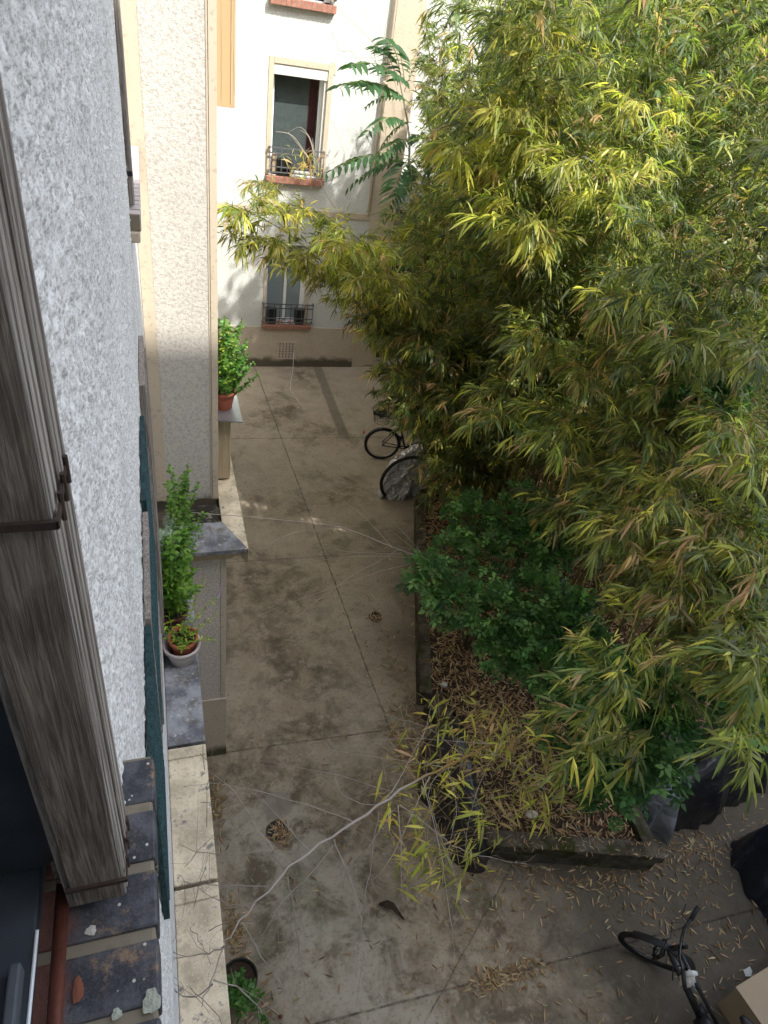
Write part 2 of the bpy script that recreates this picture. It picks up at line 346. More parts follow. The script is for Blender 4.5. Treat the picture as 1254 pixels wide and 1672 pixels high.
# ================================================================== SETTING
FY = 13.705
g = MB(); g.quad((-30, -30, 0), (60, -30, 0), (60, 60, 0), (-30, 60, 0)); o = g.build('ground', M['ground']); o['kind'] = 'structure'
def wall_cells(mb, axis, p, a0, a1, z0, z1, holes, depth, m=0):
    """Wall sheet on plane axis=p; holes = (a0,a1,z0,z1) with reveals going `depth` behind."""
    As = sorted({a0, a1, *[h[0] for h in holes], *[h[1] for h in holes]}); Zs = sorted({z0, z1, *[h[2] for h in holes], *[h[3] for h in holes]})
    P = (lambda a, z, d=0: (p+d, a, z)) if axis == 'x' else (lambda a, z, d=0: (a, p+d, z))
    for i in range(len(As)-1):
        for j in range(len(Zs)-1):
            ca = (As[i]+As[i+1])/2; cz = (Zs[j]+Zs[j+1])/2
            if ca < a0 or ca > a1 or cz < z0 or cz > z1: continue
            if any(h[0] < ca < h[1] and h[2] < cz < h[3] for h in holes): continue
            mb.quad(P(As[i], Zs[j]), P(As[i+1], Zs[j]), P(As[i+1], Zs[j+1]), P(As[i], Zs[j+1]), m)
    for h in holes:
        b0, b1, c0, c1 = h[:4]
        for q in ((b0, c0, b1, c0), (b1, c0, b1, c1), (b1, c1, b0, c1), (b0, c1, b0, c0)):
            mb.quad(P(q[0], q[1]), P(q[2], q[3]), P(q[2], q[3], depth), P(q[0], q[1], depth), m)
def brick_sill(par_, axis, p_out, depth_in, a0, a1, zt, h, n, mat, name='window_sill', mort=.2, lip=.004):
    """row of bricks on edge: outer face at p_out, running a0..a1"""
    s = MB(); pitch = (a1-a0)/n; mw = pitch*mort; sg = 1 if depth_in > 0 else -1
    lo, hi = sorted((p_out+sg*lip, p_out+depth_in))
    if axis == 'x': s.box(lo, hi, a0+.002, a1-.002, zt-h+.004, zt-.004, 1)
    else: s.box(a0+.002, a1-.002, lo, hi, zt-h+.004, zt-.004, 1)
    lo, hi = sorted((p_out, p_out+depth_in-sg*.002))
    for i in range(n):
        b0 = a0+i*pitch+mw/2; b1 = b0+pitch-mw; j = random.uniform(-.0015, .0015); k = random.uniform(-.002, .002)
        if axis == 'x': s.box(lo+k, hi, b0, b1, zt-h+j, zt+j)
        else: s.box(b0, b1, lo+k, hi, zt-h+j, zt+j)
    return s.build(name, [mat, M['mortar']], par_, bevel=min(.004, pitch*.05))
# ------------------------------------------------------------------ near building
WX = -.088
nb = thing('apartment_building', 'white roughcast apartment wall with brick sills and weathered shutters running along the left edge', 'building', (WX, 0, 0))
s = MB()
holes = [(-.75, .51, 5.93, 8.2), (3.55, 4.86, 5.93, 8.0)]
wall_cells(s, 'x', WX, -3, 4.9, 3.2, 13.5, holes+[(.511, 3.549, 4.0, 8.2)], -.02)
for h_ in holes:
    y0_, y1_, z0_, z1_ = h_
    s.quad((WX, y1_, z0_), (WX, y1_, z1_), (WX-.35, y1_, z1_), (WX-.35, y1_, z0_)); s.quad((WX, y0_, z0_), (WX, y0_, z1_), (WX-.35, y0_, z1_), (WX-.35, y0_, z0_)); s.quad((WX, y0_, z1_), (WX, y1_, z1_), (WX-.35, y1_, z1_), (WX-.35, y0_, z1_))
s.box(-8, WX-.36, -3, 20, 0, 13.5)     # body of the house behind the facade
s.quad((WX, 4.9, 3.2), (-9, 4.9, 3.2), (-9, 4.9, 13.5), (WX, 4.9, 13.5)); s.quad((WX, -3, 13.5), (-8, -3, 13.5), (-8, 4.9, 13.5), (WX, 4.9, 13.5))
s.build('wall', M['near_wall'], nb)
def lattice(a, b, wl, seed):
    a = a/wl; b = b/wl; r = np.random.default_rng(seed); ia = np.floor(a).astype(int); ib = np.floor(b).astype(int); T = r.normal(size=(ia.max()-ia.min()+3, ib.max()-ib.min()+3)); ia0, ib0 = ia.min(), ib.min()
    fa = a-ia; fb_ = b-ib; fa = fa*fa*(3-2*fa); fb_ = fb_*fb_*(3-2*fb_); i = ia-ia0; j = ib-ib0
    return (T[i][:, j]*(1-fa)[:, None]*(1-fb_)+T[i+1][:, j]*fa[:, None]*(1-fb_)+T[i][:, j+1]*(1-fa)[:, None]*fb_+T[i+1][:, j+1]*fa[:, None]*fb_)
ny_, nz_ = 520, 760; ys_ = .511*(3.549/.511)**(np.arange(ny_)/(ny_-1)); zs_w = np.linspace(4.0, 8.2, nz_)
dsp = lattice(ys_, zs_w, .0085, 1)*.0024+lattice(ys_, zs_w, .014, 2)*.0011+lattice(ys_+zs_w.mean(), zs_w, .006, 5)*.0008+lattice(ys_, zs_w, .25, 3)*.0012
dsp = np.clip(dsp*.85-.002, -.007, .0045); dsp[0, :] = 0; dsp[-1, :] = 0; dsp[:, 0] = 0; dsp[:, -1] = 0
Vw = np.stack([WX+.0+dsp, np.repeat(ys_[:, None], nz_, 1), np.repeat(zs_w[None], ny_, 0)], -1).reshape(-1, 3)
iw = (np.arange(ny_-1)[:, None]*nz_+np.arange(nz_-1)[None]); Fw = np.stack([iw, iw+nz_, iw+nz_+1, iw+1], -1).reshape(-1, 4)
fastmesh('roughcast_panel', Vw, Fw.ravel(), np.full(len(Fw), 4), M['near_relief'], None, nb)
brick_sill(nb, 'x', -.044, -.30, -.492, .642, 6.0, .055, 13, M['brick_blue'], mort=.165)
# smooth white strip below the sill and the lower storey wall
# ground floor projection below the coping
s = MB(); s.box(-.6, .085, -3, 4.34, 0, 3.1); s.build('ground_floor_wall', M['low_wall'], nb)
L0 = [(-2.8, 1.615), (1.635, 2.44)]
for a, b in L0:
    s = MB(); s.box(WX+.001, .135, a, b, 3.115, 3.2); s.box(WX+.001, .135, b-.075, b-.004, 3.2, 3.212); s.build('stone_coping', M['lime'], nb, bevel=.008)
s = MB(); s.box(WX+.001, .137, 2.46, 4.28, 3.12, 3.206); s.build('slate_coping', M['slate'], nb, bevel=.006)
def patch(parent, c, r, mat, name, seed, z, sx=1.):
    rs = np.random.default_rng(seed); n = 26; s = MB(); vs = []
    for k in range(n):
        q = 2*math.pi*k/n; rr = r*(1+.12*math.sin(3*q+seed)+.06*math.sin(7*q+seed*2)+rs.normal()*.03); vs.append((c[0]+rr*math.cos(q)*sx, c[1]+rr*math.sin(q), z))
    s.add(vs+[(c[0], c[1], z+.0012)], [(k, (k+1) % n, n) for k in range(n)]); return s.build(name, mat, parent)
M['lichen'] = simple('pale green lichen', (.36, .38, .31), .95, var=.35, scale=90, bump=.6, bs=200); M['bare_brick'] = simple('bare orange brick', (.20, .075, .045), .9, var=.2, scale=40, bump=.3)
for px_, py_, r_, m_, sx_, nm_ in ((248, 1636, .013, 'lichen', .8, 'lichen_patch'), (191, 1657, .006, 'lichen', 1, 'lichen_patch'), (149, 1521, .006, 'stone', 1.1, 'bird_dropping'), (128, 1618, .014, 'bare_brick', .45, 'bare_brick_patch')):
    c_ = atz(px_, py_, 6.0); patch(nb, c_, r_, M[m_], nm_, int(px_), 6.0032, sx_)
# folding shutter stack in my reveal
def shutter_stack(parent, x0, x1, y0, z0, z1, n, th, mat, flip=1, gap=.004):
    for i in range(n):
        s = MB(); a = y0+i*(th+gap); b = a+th; off = random.uniform(-.004, .003); zz = z0+random.uniform(0, .012)*(i > 0)
        s.box(x0+(.0 if i == 0 else .006), x1+off, a, b, zz, z1)
        s.box(x1+off-.001, x1+off+.0032, a+th*.06, a+th*.34, zz+.002, z1, 1); s.box(x1+off-.001, x1+off+.0042, a+th*.5, b-th*.08, zz+.002, z1, 1)
        s.build('shutter_leaf', [mat, M['wood_edge']], parent, bevel=.0018)
sh = MB(); sh.box(-.150, -.139, .425, .51, 6.02, 8.1); sh = sh.build('shutter', M['wood_grey'], nb)
shutter_stack(sh, -.142, -.0815, .42, 6.03, 8.1, 4, .0185, M['wood'], gap=.0055)
for z in (6.655, 6.075):
    s = MB(); s.box(-.147, -.0765, .4165, .4205, z, z+.007); s.box(-.0775, -.0755, .4165, .500, z+.001, z+.008)
    for k in range(3): s.tube([(-.0755, .441+k*.024, z-.010), (-.0755, .441+k*.024, z+.016)], .0022, 8)
    s.build('hinge', M['old_iron'], sh)
s = MB(); s.tube([(-.158, .46, 6.028), (-.156, .2, 6.03), (-.156, -.3, 6.03)], .0085, 12); s.build('iron_bar', M['rust'], nb, True)
s = MB(); s.tube([(-.163, .452, 6.04), (-.150, .447, 6.047), (-.142, .452, 6.04), (-.150, .462, 6.032), (-.165, .460, 6.036), (-.168, .47, 6.06)], .0035, 6); s.build('wire_tie', M['wood_grey'], nb, True)
wf = MB(); wf.box(-.235, -.185, -.7, .505, 6.0, 6.03); wf.box(-.30, -.235, -.7, .505, 6.0, 6.075); wf.box(-.30, -.150, .478, .508, 6.03, 8.1); wf = wf.build('window_frame', M['frame'], nb, bevel=.004)
s = MB(); s.box(-.205, -.192, -.6, .36, 6.032, 6.06); s.build('sill_rail', simple('grey worn rail', (.08, .09, .105), .5, var=.3, scale=30), wf, bevel=.003)
s = MB(); s.tube([(-.183, -.3, 6.034), (-.183, .40, 6.034)], .0022, 8); s.build('weather_bar', M['white_frame'], wf)
sash = MB()
a = Matrix.Translation((-.235, .40, 6.08)) @ Matrix.Rotation(math.radians(-99), 4, 'Z')
sash.box(0, .045, -.02, .02, 0, 1.9, M=a); sash.box(.045, .5, -.02, .02, 0, .05, M=a); sash.box(.045, .5, -.02, .02, .62, .65, M=a); sash = sash.build('casement', M['frame'], nb, bevel=.004)
s = MB(); s.box(.045, .5, -.003, .003, .05, .62, M=a); s.box(.045, .5, -.003, .003, .65, 1.9, M=a); s.build('pane', M['dark_glass'], sash)
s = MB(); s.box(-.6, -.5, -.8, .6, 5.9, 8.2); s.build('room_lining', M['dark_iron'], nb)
# neighbouring window: grey brick sill + shutter stack
brick_sill(nb, 'x', -.040, -.2, 3.47, 4.87, 6.0, .08, 19, M['grey_brick'], mort=.16)
s = MB(); s.box(-.2, -.047, 3.46, 4.87, 5.868, 5.918); s.build('sill_apron', M['cream'], nb, bevel=.008)
sh2 = MB(); sh2.box(-.14, -.13, 3.58, 3.75, 6.01, 8.0); sh2 = sh2.build('shutter', M['wood_grey'], nb)
shutter_stack(sh2, -.135, -.068, 3.56, 6.012, 8.0, 4, .03, M['wood_grey'])
for z in (6.14, 7.0): s = MB(); s.box(-.14, -.062, 3.554, 3.58, z, z+.02); s.build('hinge', M['dark_iron'], sh2)
s = MB(); s.box(-.30, -.26, 3.6, 4.8, 6.0, 8.0); s.build('window_frame', M['white_frame'], nb)
# lower storey louvred shutters, opened flat against the wall (teal paint)
def low_shutter(y0, y1, z0, z1, xo, mat, flip=False):
    f = MB(); t = .018
    f.box(xo-t, xo, y0, y0+.035, z0, z1); f.box(xo-t, xo, y1-.035, y1, z0, z1)
    for z in (z0, (z0+z1)/2, z1-.05): f.box(xo-t, xo, y0+.035, y1-.035, z, z+.05)
    f = f.build('shutter', M['wood_grey'] if flip else mat, nb, bevel=.002); l = MB(); n = int((z1-z0)/.042)
    for i in range(n):
        z = z0+.05+i*.042
        if z > z1-.06: break
        A = Matrix.Translation((xo-t*.45, 0, z)) @ Matrix.Rotation(.7+random.uniform(-.12, .12), 4, 'Y')
        l.box(-.012, .012, y0+.036+random.uniform(0, .004), y1-.036, -.0025, .0025, M=A)
    l.build('louvre', mat, f)
# hung on tilted hinges: modelled from the wall outwards
low_shutter(.90, 1.42, 4.70, 5.44, -.067, M['teal'])
low_shutter(1.43, 1.93, 4.78, 5.46, -.066, M['teal'], True)
low_shutter(1.94, 2.50, 4.72, 5.50, -.068, M['teal'])
low_shutter(2.0, 2.6, 4.1, 4.66, -.076, M['wood_grey'])
s = MB(); s.box(-.086, -.062, 2.75, 3.25, 3.9, 5.50); s.box(-.062, -.058, 2.78, 3.0, 3.95, 5.45); s.box(-.062, -.058, 3.03, 3.22, 3.95, 5.45); s.build('shutter', M['wood_grey'], nb, bevel=.003)
# ------------------------------------------------------------------ wing (same house)
wg = nb
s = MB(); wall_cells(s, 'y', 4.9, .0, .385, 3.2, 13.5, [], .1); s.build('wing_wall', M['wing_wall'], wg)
s = MB(); s.box(WX+.002, -.001, 4.888, 5.1, 3.2, 13.5); s.box(.386, .436, 4.888, 5.1, 3.2, 13.5); s.box(.372, .385, 4.894, 5.0, 3.2, 13.5, 0)
s.build('cream_band', M['cream'], wg, bevel=.003)
s = MB(); s.box(-4, .434, 5.0, 13.2, 0, 13.5); s.build('wing_side_wall', M['cream'], wg)
s = MB(); s.box(.085, .40, 4.34, 5.0, 1.03, 3.0); s.build('wing_lower_wall', M['low_wall'], wg)
s = MB(); s.box(.401, .452, 4.335, 13, 1.03, 3.0); s.build('corner_band', M['plinth2'], wg, bevel=.004)
s = MB(); s.box(.085, .462, 4.325, 13, 0, 1.03); s.build('plinth', M['plinth2'], wg, bevel=.006)
s = MB(); s.box(.10, .50, 4.30, 4.9, 3.0, 3.05); s.box(.10, .56, 4.27, 4.9, 3.05, 3.12); s.build('cornice', M['post'], wg, bevel=.008)
s = MB(); pts = [(.12, 4.225), (.62, 4.225), (.44, 4.60), (.12, 4.60)]; s.prism(pts, 3.125, 3.168)
s.build('slate_coping', M['slate'], wg, bevel=.004)
s = MB(); s.add([(.62, 4.229, 3.165), (.44, 4.603, 3.165), (.44, 4.87, 3.185), (.44, 9, 3.2), (.62, 9, 3.14), (.62, 4.229, 3.0), (.62, 9, 3.0), (.44, 4.603, 3.0), (.44, 9, 3.0)],
      [(0, 4, 3, 2, 1), (0, 5, 6, 4), (0, 1, 7, 5), (5, 7, 8, 6)]); s.build('stone_coping', M['lime'], wg)
s = MB(); s.box(.02, .438, 4.604, 4.886, 3.08, 3.135)
gm = NG('black moss roofing'); gm.bump(gm.noise(40, 5), .6, .01)
s.build('ledge_gutter', gm.done(gm.mix(gm.ramp(gm.noise(9, 5, .7), .5, .66), (.03, .027, .02), (.26, .24, .19)), .95), wg)
# boxed duct with zinc top on the wing ledge
s = MB(); s.box(.437, .555, 5.2, 5.75, 3.19, 3.86); s.box(.556, .575, 5.215, 5.74, 3.19, 3.85); s.build('duct_box', M['post'], wg, bevel=.004)
s = MB(); s.prism([(.437, 5.12), (.66, 5.08), (.66, 6.1), (.437, 6.1)], 3.862, 3.875); s.build('zinc_flashing', M['zinc'], wg)
osh = MB(); osh.box(.437, .60, 5.50, 5.53, 6.17, 9.5); osh = osh.build('ochre_shutter', M['ochre'], wg, bevel=.003)
s = MB(); s.box(.5845, .588, 5.495, 5.50, 6.2, 9.5); s.box(.602, .616, 5.505, 5.56, 6.17, 9.5); s.box(.52, .523, 5.4975, 5.50, 6.2, 9.5); s.build('shutter_edge', M['post'], osh)
# ------------------------------------------------------------------ far building
fb = thing('rendered_house', 'tall white rendered house closing the far end of the courtyard, with barred windows and drainpipe', 'building', (2.6, FY, 0))
W1 = (2.18, 3.13, 3.93, 5.68); W2 = (2.2, 3.04, 1.0, 2.66); W3 = (2.12, 3.1, 6.56, 8.2)
s = MB(); wall_cells(s, 'y', FY, -1, 4.22, .93, 14.5, [(W1[0], W1[1], W1[2], W1[3]), (W2[0], W2[1], W2[2], W2[3]), (W3[0], W3[1], W3[2], W3[3])], .22)
s.quad((4.22, FY, .9), (4.22, FY+.5, .9), (4.22, FY+.5, 14.5), (4.22, FY, 14.5)); s.quad((-1, FY, 14.5), (4.22, FY, 14.5), (4.22, 30, 14.5), (-1, 30, 14.5)); s.build('wall', M['far_wall'], fb)
s = MB(); s.box(-1, 4.23, FY-.02, FY+.2, 0, .93); s.build('plinth', M['plinth'], fb)
s = MB(); s.box(4.22, 4.74, FY-.012, FY+.4, 0, 14.5); s.build('corner_pier', M['cream'], fb)
s = MB(); s.box(.4, 4.22, FY-.02, FY+.05, 3.24, 3.36); s.build('string_course', M['cream'], fb, bevel=.006)
# frames round the upper window
s = MB(); x0, x1, z0, z1 = W1
s.box(x0-.09, x0-.001, FY-.012, FY+.1, z0, z1+.1); s.box(x1+.001, x1+.09, FY-.012, FY+.1, z0, z1+.1); s.box(x0, x1, FY-.012, FY+.1, z1+.001, z1+.1); s.box(x1+.04, x1+.13, FY-.010, FY+.1, z1-.05, z1+.13)
s.build('window_surround', M['cream'], fb, bevel=.005); s = MB(); x0, x1, z0, z1 = W2; s.box(x0-.06, x0-.001, FY-.01, FY+.1, z0, z1+.06); s.box(x1+.001, x1+.06, FY-.01, FY+.1, z0, z1+.06)
s.build('window_surround', M['cream'], fb, bevel=.005)
for (x0, x1, z0, z1), name in ((W1, 'a'), (W2, 'b'), (W3, 'c')):
    f = MB(); y = FY+.16
    f.box(x0, x0+.045, y, y+.06, z0, z1); f.box(x1-.10, x1, y, y+.06, z0, z1); f.box(x0, x1, y, y+.06, z0, z0+.06); f.box(x0, x1, y, y+.06, z1-.06, z1)
    if name != 'a': f.box((x0+x1)/2-.03, (x0+x1)/2+.03, y, y+.06, z0, z1)
    f = f.build('window', M['white_frame'] if name != 'b' else M['net'], fb, bevel=.004)
    p = MB(); p.box(x0+.045, x1-.05, y+.03, y+.035, z0+.06, z1-.06); p.build('pane', M['glazing'], f)
    if name == 'b': q = MB(); q.box(x0+.05, x1-.06, y+.08, y+.085, z0+.06, z1-.06); q.build('net_curtain', M['net'], f)
    r = MB(); r.box(x0-.8, x1+.8, FY+.3, FY+3.5, z0-.5, z1+.4); r.build('room', M['room'], fb)
# white roller shutter box, side guide and curtain of the upper window
x0, x1, z0, z1 = W1
s = MB(); s.box(x0+.001, x1-.001, FY+.005, FY+.2, z1-.16, z1-.002); s.box(x1-.05, x1-.002, FY+.03, FY+.15, z0+.02, z1-.16); s.build('roller_shutter_box', M['white'], fb, bevel=.006)
s = MB()
for k in range(7): s.box(x1-.25+k*.02, x1-.234+k*.02, FY+.29-(k % 2)*.012, FY+.296, z0+.1, z1-.15)
s.build('curtain', M['curtain'], fb)
brick_sill(fb, 'y', FY-.10, .3, 2.10, 3.20, 3.92, .11, 13, M['brick_red'])
brick_sill(fb, 'y', FY-.10, .3, 2.13, 3.19, 1.0, .075, 13, M['brick_red'])
brick_sill(fb, 'y', FY-.10, .3, 2.06, 3.16, 6.60, .11, 13, M['brick_red'])
def grille(x0, x1, z0, z1, name='window_grille'):
    r = MB(); y = FY-.07
    for z in (z0, z1, z0+(z1-z0)*.22, z0+(z1-z0)*.78): r.box(x0, x1, y-.008, y+.008, z-.009, z+.009)
    n = 9
    for i in range(n+1):
        x = x0+(x1-x0)*i/n; r.box(x-.006, x+.006, y-.006, y+.006, z0, z1+.0)
    for x in (x0, x1):
        for z in (z0, z1): r.box(x-.012, x+.012, y, FY+.01, z-.012, z+.012); r.lathe([(0, -.022), (.016, -.016), (.022, 0), (.016, .016), (0, .022)], (x, y, z), 10)
    r.build(name, M['rail'], fb)
grille(2.15, 3.16, 3.99, 4.40); grille(2.14, 3.20, 1.06, 1.46); grille(2.10, 3.14, 6.68, 7.1)
# vent plate
s = MB(); s.box(2.48, 2.91, FY-.034, FY-.019, .19, .60);
for i in range(5):
    for j in range(6): s.box(2.535+i*.07, 2.555+i*.07, FY-.0365, FY-.030, .235+j*.06, .268+j*.06, 1)
s.build('vent_plate', [M['vent'], M['dark_iron']], fb)
# smooth repair patch near the top
s = MB(); s.prism([(0, 0), (1, 0), (1, 1), (0, 1)], 0, .001); 
s = MB(); pts = [(3.15, 7.9), (3.12, 6.25), (3.3, 5.98), (3.5, 6.02), (3.62, 5.9), (3.85, 5.98), (4.0, 5.88), (4.215, 5.95), (4.215, 7.9)]
s.add([(x, FY-.004, z) for x, z in pts]+[(x, FY+.003, z) for x, z in pts], [tuple(range(9))]+[(i, (i+1) % 9, 9+(i+1) % 9, 9+i) for i in range(9)]); s.build('render_patch', M['pale_house'], fb)
s = MB(); s.tube([(4.16, FY-.06, 14), (4.16, FY-.06, 3.36)], .03, 12)
for z in (4.1, 5.6, 7.1): s.tube([(4.16, FY-.06, z), (4.16, FY-.06, z+.05)], .037, 12)
s.build('drainpipe', M['pipe'], fb, True)
# things on the upper sill: small crate of bottles and box
s = MB(); s.box(2.22, 2.30, FY+.02, FY+.12, 3.95, 4.28); tag(s.build('cardboard_box', M['board'], bevel=.004), 'small brown box standing behind the upper window grille', 'box')
bk = thing('black_crate', 'black crate of round lidded pots behind the upper window grille', 'crate', (2.42, FY+.02, 3.93))
s = MB(); s.box(2.31, 2.56, FY-.03, FY+.12, 3.94, 4.20); s.build('crate_body', M['black_plastic'], bk, bevel=.006)
for i in range(2):
    for j in range(2): s = MB(); s.lathe([(.0, -.02), (.045, -.02), (.05, 0)], (2.375+i*.12, FY-.03, 4.01+j*.12), 14, M=Matrix.Rotation(math.pi/2, 4, 'X')); s.build('pot_lid', M['rail'], bk)
for x, lab in ((2.34, 'black storage box at the left end behind the lowest window grille'), (2.93, 'black storage box at the right end behind the lowest window grille')):
    s = MB(); s.box(x-.09, x+.09, FY-.03, FY+.12, 1.01, 1.30); s.box(x-.095, x+.095, FY-.035, FY+.125, 1.30, 1.325); tag(s.build('storage_box', M['black_plastic'], bevel=.006), lab, 'box')
wc = atz(455, 600, .02)
s = MB(); cp = [(2.86, FY-.04, .35), (2.86, FY-.06, .10), (2.82, FY-.25, .02), (2.70, FY-.7, .012), (2.62, FY-1.1, .012), (2.70, FY-1.6, .012), (2.80, FY-1.95, .012)]
s.tube(cp, .006, 6); tag(s.build('cord', M['cloth'], smooth=True), 'thin pale cord trailing from the wall vent across the concrete', 'cord')
# outbuilding + backdrop behind the bamboo
ob = thing('outbuilding', 'low shed with a flat dark roof, half hidden behind the bamboo beside the far house', 'shed', (6.5, 14.4, 0))
s = MB(); s.box(4.745, 10, 14.2, 17, 0, 3.3); s.build('wall', M['plinth'], ob)
s = MB(); s.box(4.745, 10.2, 14.0, 17.2, 3.3, 3.42); s.build('roof', M['roof_dark'], ob)
s = MB(); s.box(5.0, 6.1, 14.15, 14.21, 1.9, 2.9); s.build('window', M['dark_glass'], ob)
hb = thing('rendered_house', 'pale house glimpsed through the top of the bamboo, beyond the shed', 'building', (10, 19, 0))
s = MB(); wall_cells(s, 'y', 19, 4, 13.5, 0, 10.5, [(5.6, 6.5, 5.2, 6.9), (8.3, 9.2, 5.2, 6.9)], .2); s.box(4, 13.5, 19.25, 24, 0, 10.5); s.build('wall', M['pale_house'], hb)
for x in (5.6, 8.3): s = MB(); s.box(x, x+.9, 19.15, 19.19, 5.2, 6.9); s.build('window', M['dark_glass'], hb)
# building behind the viewer (shades the near half of the yard) and garden wall on the right
rb = thing('rendered_house', 'tall house standing behind the viewpoint, out of the picture, shading the yard', 'building', (8, -4, 0))
s = MB(); s.box(-8, 24, -12, -3.2, 0, 17.35); s.build('wall', M['pale_house'], rb)
gw = MB(); gw.box(10.5, 10.8, -3, 18, 0, 3.4); tag(gw.build('garden_wall', M['kerb']), 'high dark boundary wall behind the bamboo on the right', 'wall')
# ------------------------------------------------------------------ raised bed
BED = [(2.90, 2.62), (4.62, 2.12), (4.78, 3.15), (10.4, 3.6), (10.4, 13.2), (5.2, 13.2), (5.0, 8.9), (4.15, 8.5), (3.36, 6.46), (2.82, 4.45), (3.12, 4.30)]
s = MB(); s.prism([(3.0, 2.7), (4.55, 2.25), (4.7, 3.2), (10.4, 3.7), (10.4, 13.2), (5.2, 13.2), (5.0, 8.9), (4.2, 8.45), (3.45, 6.4), (2.95, 4.5), (3.2, 4.2)], .004, .22)
o = s.build('soil', M['soil']); o['kind'] = 'structure'
bed = thing('planting_bed', 'raised bed edged with low mossy concrete, full of fallen bamboo leaves', 'planter', (3.5, 4.5, 0))
def wallseg(mb, a, b, t, z0, z1):
    a = Vector(a+(0,)); b = Vector(b+(0,)); d = (b-a).normalized(); n = Vector((d.y, -d.x, 0))*t/2
    mb.prism([tuple((a-n)[:2]), tuple((b-n)[:2]), tuple((b+n)[:2]), tuple((a+n)[:2])][::-1], z0, z1)
s = MB(); wallseg(s, (4.15, 8.5), (2.90, 4.55), .16, .001, .26); s.build('kerb', M['kerb'], bed, bevel=.01)
s = MB(); wallseg(s, (2.86, 4.42), (3.12, 4.2), .14, .001, .25); wallseg(s, (3.10, 4.16), (2.95, 2.84), .12, .001, .28); s.build('kerb', M['kerb'], bed, bevel=.01)
s = MB(); wallseg(s, (2.86, 2.70), (4.70, 2.16), .12, .001, .22); wallseg(s, (2.84, 2.71), (4.74, 2.155), .17, .22, .34); s.build('front_wall', M['kerb'], bed, bevel=.012)
s = MB(); wallseg(s, (4.66, 2.26), (4.80, 3.3), .15, .001, .30); s.build('side_wall', M['kerb'], bed, bevel=.012)
s = MB(); wallseg(s, (4.88, 3.3), (10.4, 3.75), .15, .001, .28); s.build('kerb', M['kerb'], bed, bevel=.012)
s = MB(); wallseg(s, (4.2, 8.55), (5.05, 8.95), .15, .001, .26); wallseg(s, (5.05, 9.0), (5.25, 13.2), .15, .001, .26); s.build('kerb', M['kerb'], bed, bevel=.012)
# drains
for p, r, lab in ((atz(452, 1357, 0), .10, 'round open drain hole heaped with dry leaves, near the coping'), (atz(613, 1007, 0), .085, 'small round drain clogged with leaves beside the long joint')):
    d = thing('drain', lab, 'drain', p)
    s = MB(); s.lathe([(r*1.15, .001), (r*1.12, .007), (r*.95, .007), (r*.92, .002)], p, 32); s.build('drain_rim', M['kerb'], d)
    s = MB(); s.lathe([(r*.93, .003), (0.0005, .003)], p, 32); s.build('drain_hole', M['dark_iron'], d)
# ================================================================== FOLIAGE TOOLS
def unit(a): return a/np.maximum(np.linalg.norm(a, axis=-1, keepdims=True), 1e-9)
def leaf_geo(P, D, L, Wd, col, droop=.25, six=True, N=None, fold=.12):
    """lanceolate leaves: base P, direction D (n,3), length L, width Wd (n)"""
    n = len(P); D = unit(D)
    if N is None: N = RNG.normal(size=(n, 3))*.45+np.array([0, 0, 1.0])
    S = unit(np.cross(D, N)); U = np.cross(S, D); L = L[:, None]; Wd = Wd[:, None]
    dn = np.array([0, 0, -1.0])
    m1 = P+D*L*.33+dn*L*droop*.10; m2 = P+D*L*.68+dn*L*droop*.42; tip = P+D*L*.97+dn*L*droop
    k = fold*Wd*U
    V = np.stack([P, m1+S*Wd*.5+k, m1-S*Wd*.5+k, m2+S*Wd*.36+k, m2-S*Wd*.36+k, tip], 1)
    base = np.arange(n)[:, None]*6
    Fc = base+np.array([[0, 1, 2, 1, 3, 4, 2, 3, 5, 4]]); fs = np.tile([3, 4, 3], n)
    colv = np.repeat(np.concatenate([col, np.ones((n, 1))], 1), 6, 0)
    return V.reshape(-1, 3), Fc.ravel(), fs, colv
GREENS = np.array([[.145, .180, .055], [.190, .230, .062], [.260, .280, .075], [.085, .118, .046], [.34, .35, .075], [.50, .47, .090], [.45, .31, .155], [.130, .180, .075]])
def pick(n, wts, pal=GREENS, var=.18):
    wts = np.array(wts, float); i = RNG.choice(len(pal), n, p=wts/wts.sum())
    return np.clip(pal[i]*(1+RNG.normal(size=(n, 1))*var)*(1+RNG.normal(size=(n, 3))*.05), .005, .9)
class Wire:   # numpy 3-4 sided tubes with colour
    def __init__(s): s.V = []; s.F = []; s.S = []; s.C = []; s.o = 0
    def tube(s, pts, r0, r1, col, n=4, nodes=None):
        pts = np.asarray(pts, float); m = len(pts); T = np.gradient(pts, axis=0); T = unit(T)
        ref = np.array([1., .13, .07]) if abs(T[:, 0]).mean() < .8 else np.array([0, 1., .1])
        A = unit(np.cross(T, ref)); B = np.cross(T, A); a = np.arange(n)*2*np.pi/n
        r = np.linspace(r0, r1, m)
        if nodes is not None: r = r*(1+nodes)
        R = (A[:, None]*np.cos(a)[None, :, None]+B[:, None]*np.sin(a)[None, :, None])*r[:, None, None]
        V = (pts[:, None]+R).reshape(-1, 3); i = np.arange(m-1)[:, None]*n; k = np.arange(n)[None]; k2 = (k+1) % n
        Fc = np.stack([i+k, i+k2, i+n+k2, i+n+k], -1).reshape(-1, 4)+s.o
        s.V.append(V); s.F.append(Fc.ravel()); s.S.append(np.full(len(Fc), 4)); s.o += len(V)
        cc = np.asarray(col, float); cc = np.tile(cc, (len(V), 1)) if cc.ndim == 1 else np.repeat(cc, n, 0)
        s.C.append(np.concatenate([cc, np.ones((len(V), 1))], 1))
    def build(s, name, mat, parent=None):
        return fastmesh(name, np.concatenate(s.V), np.concatenate(s.F), np.concatenate(s.S), mat, np.concatenate(s.C), parent)
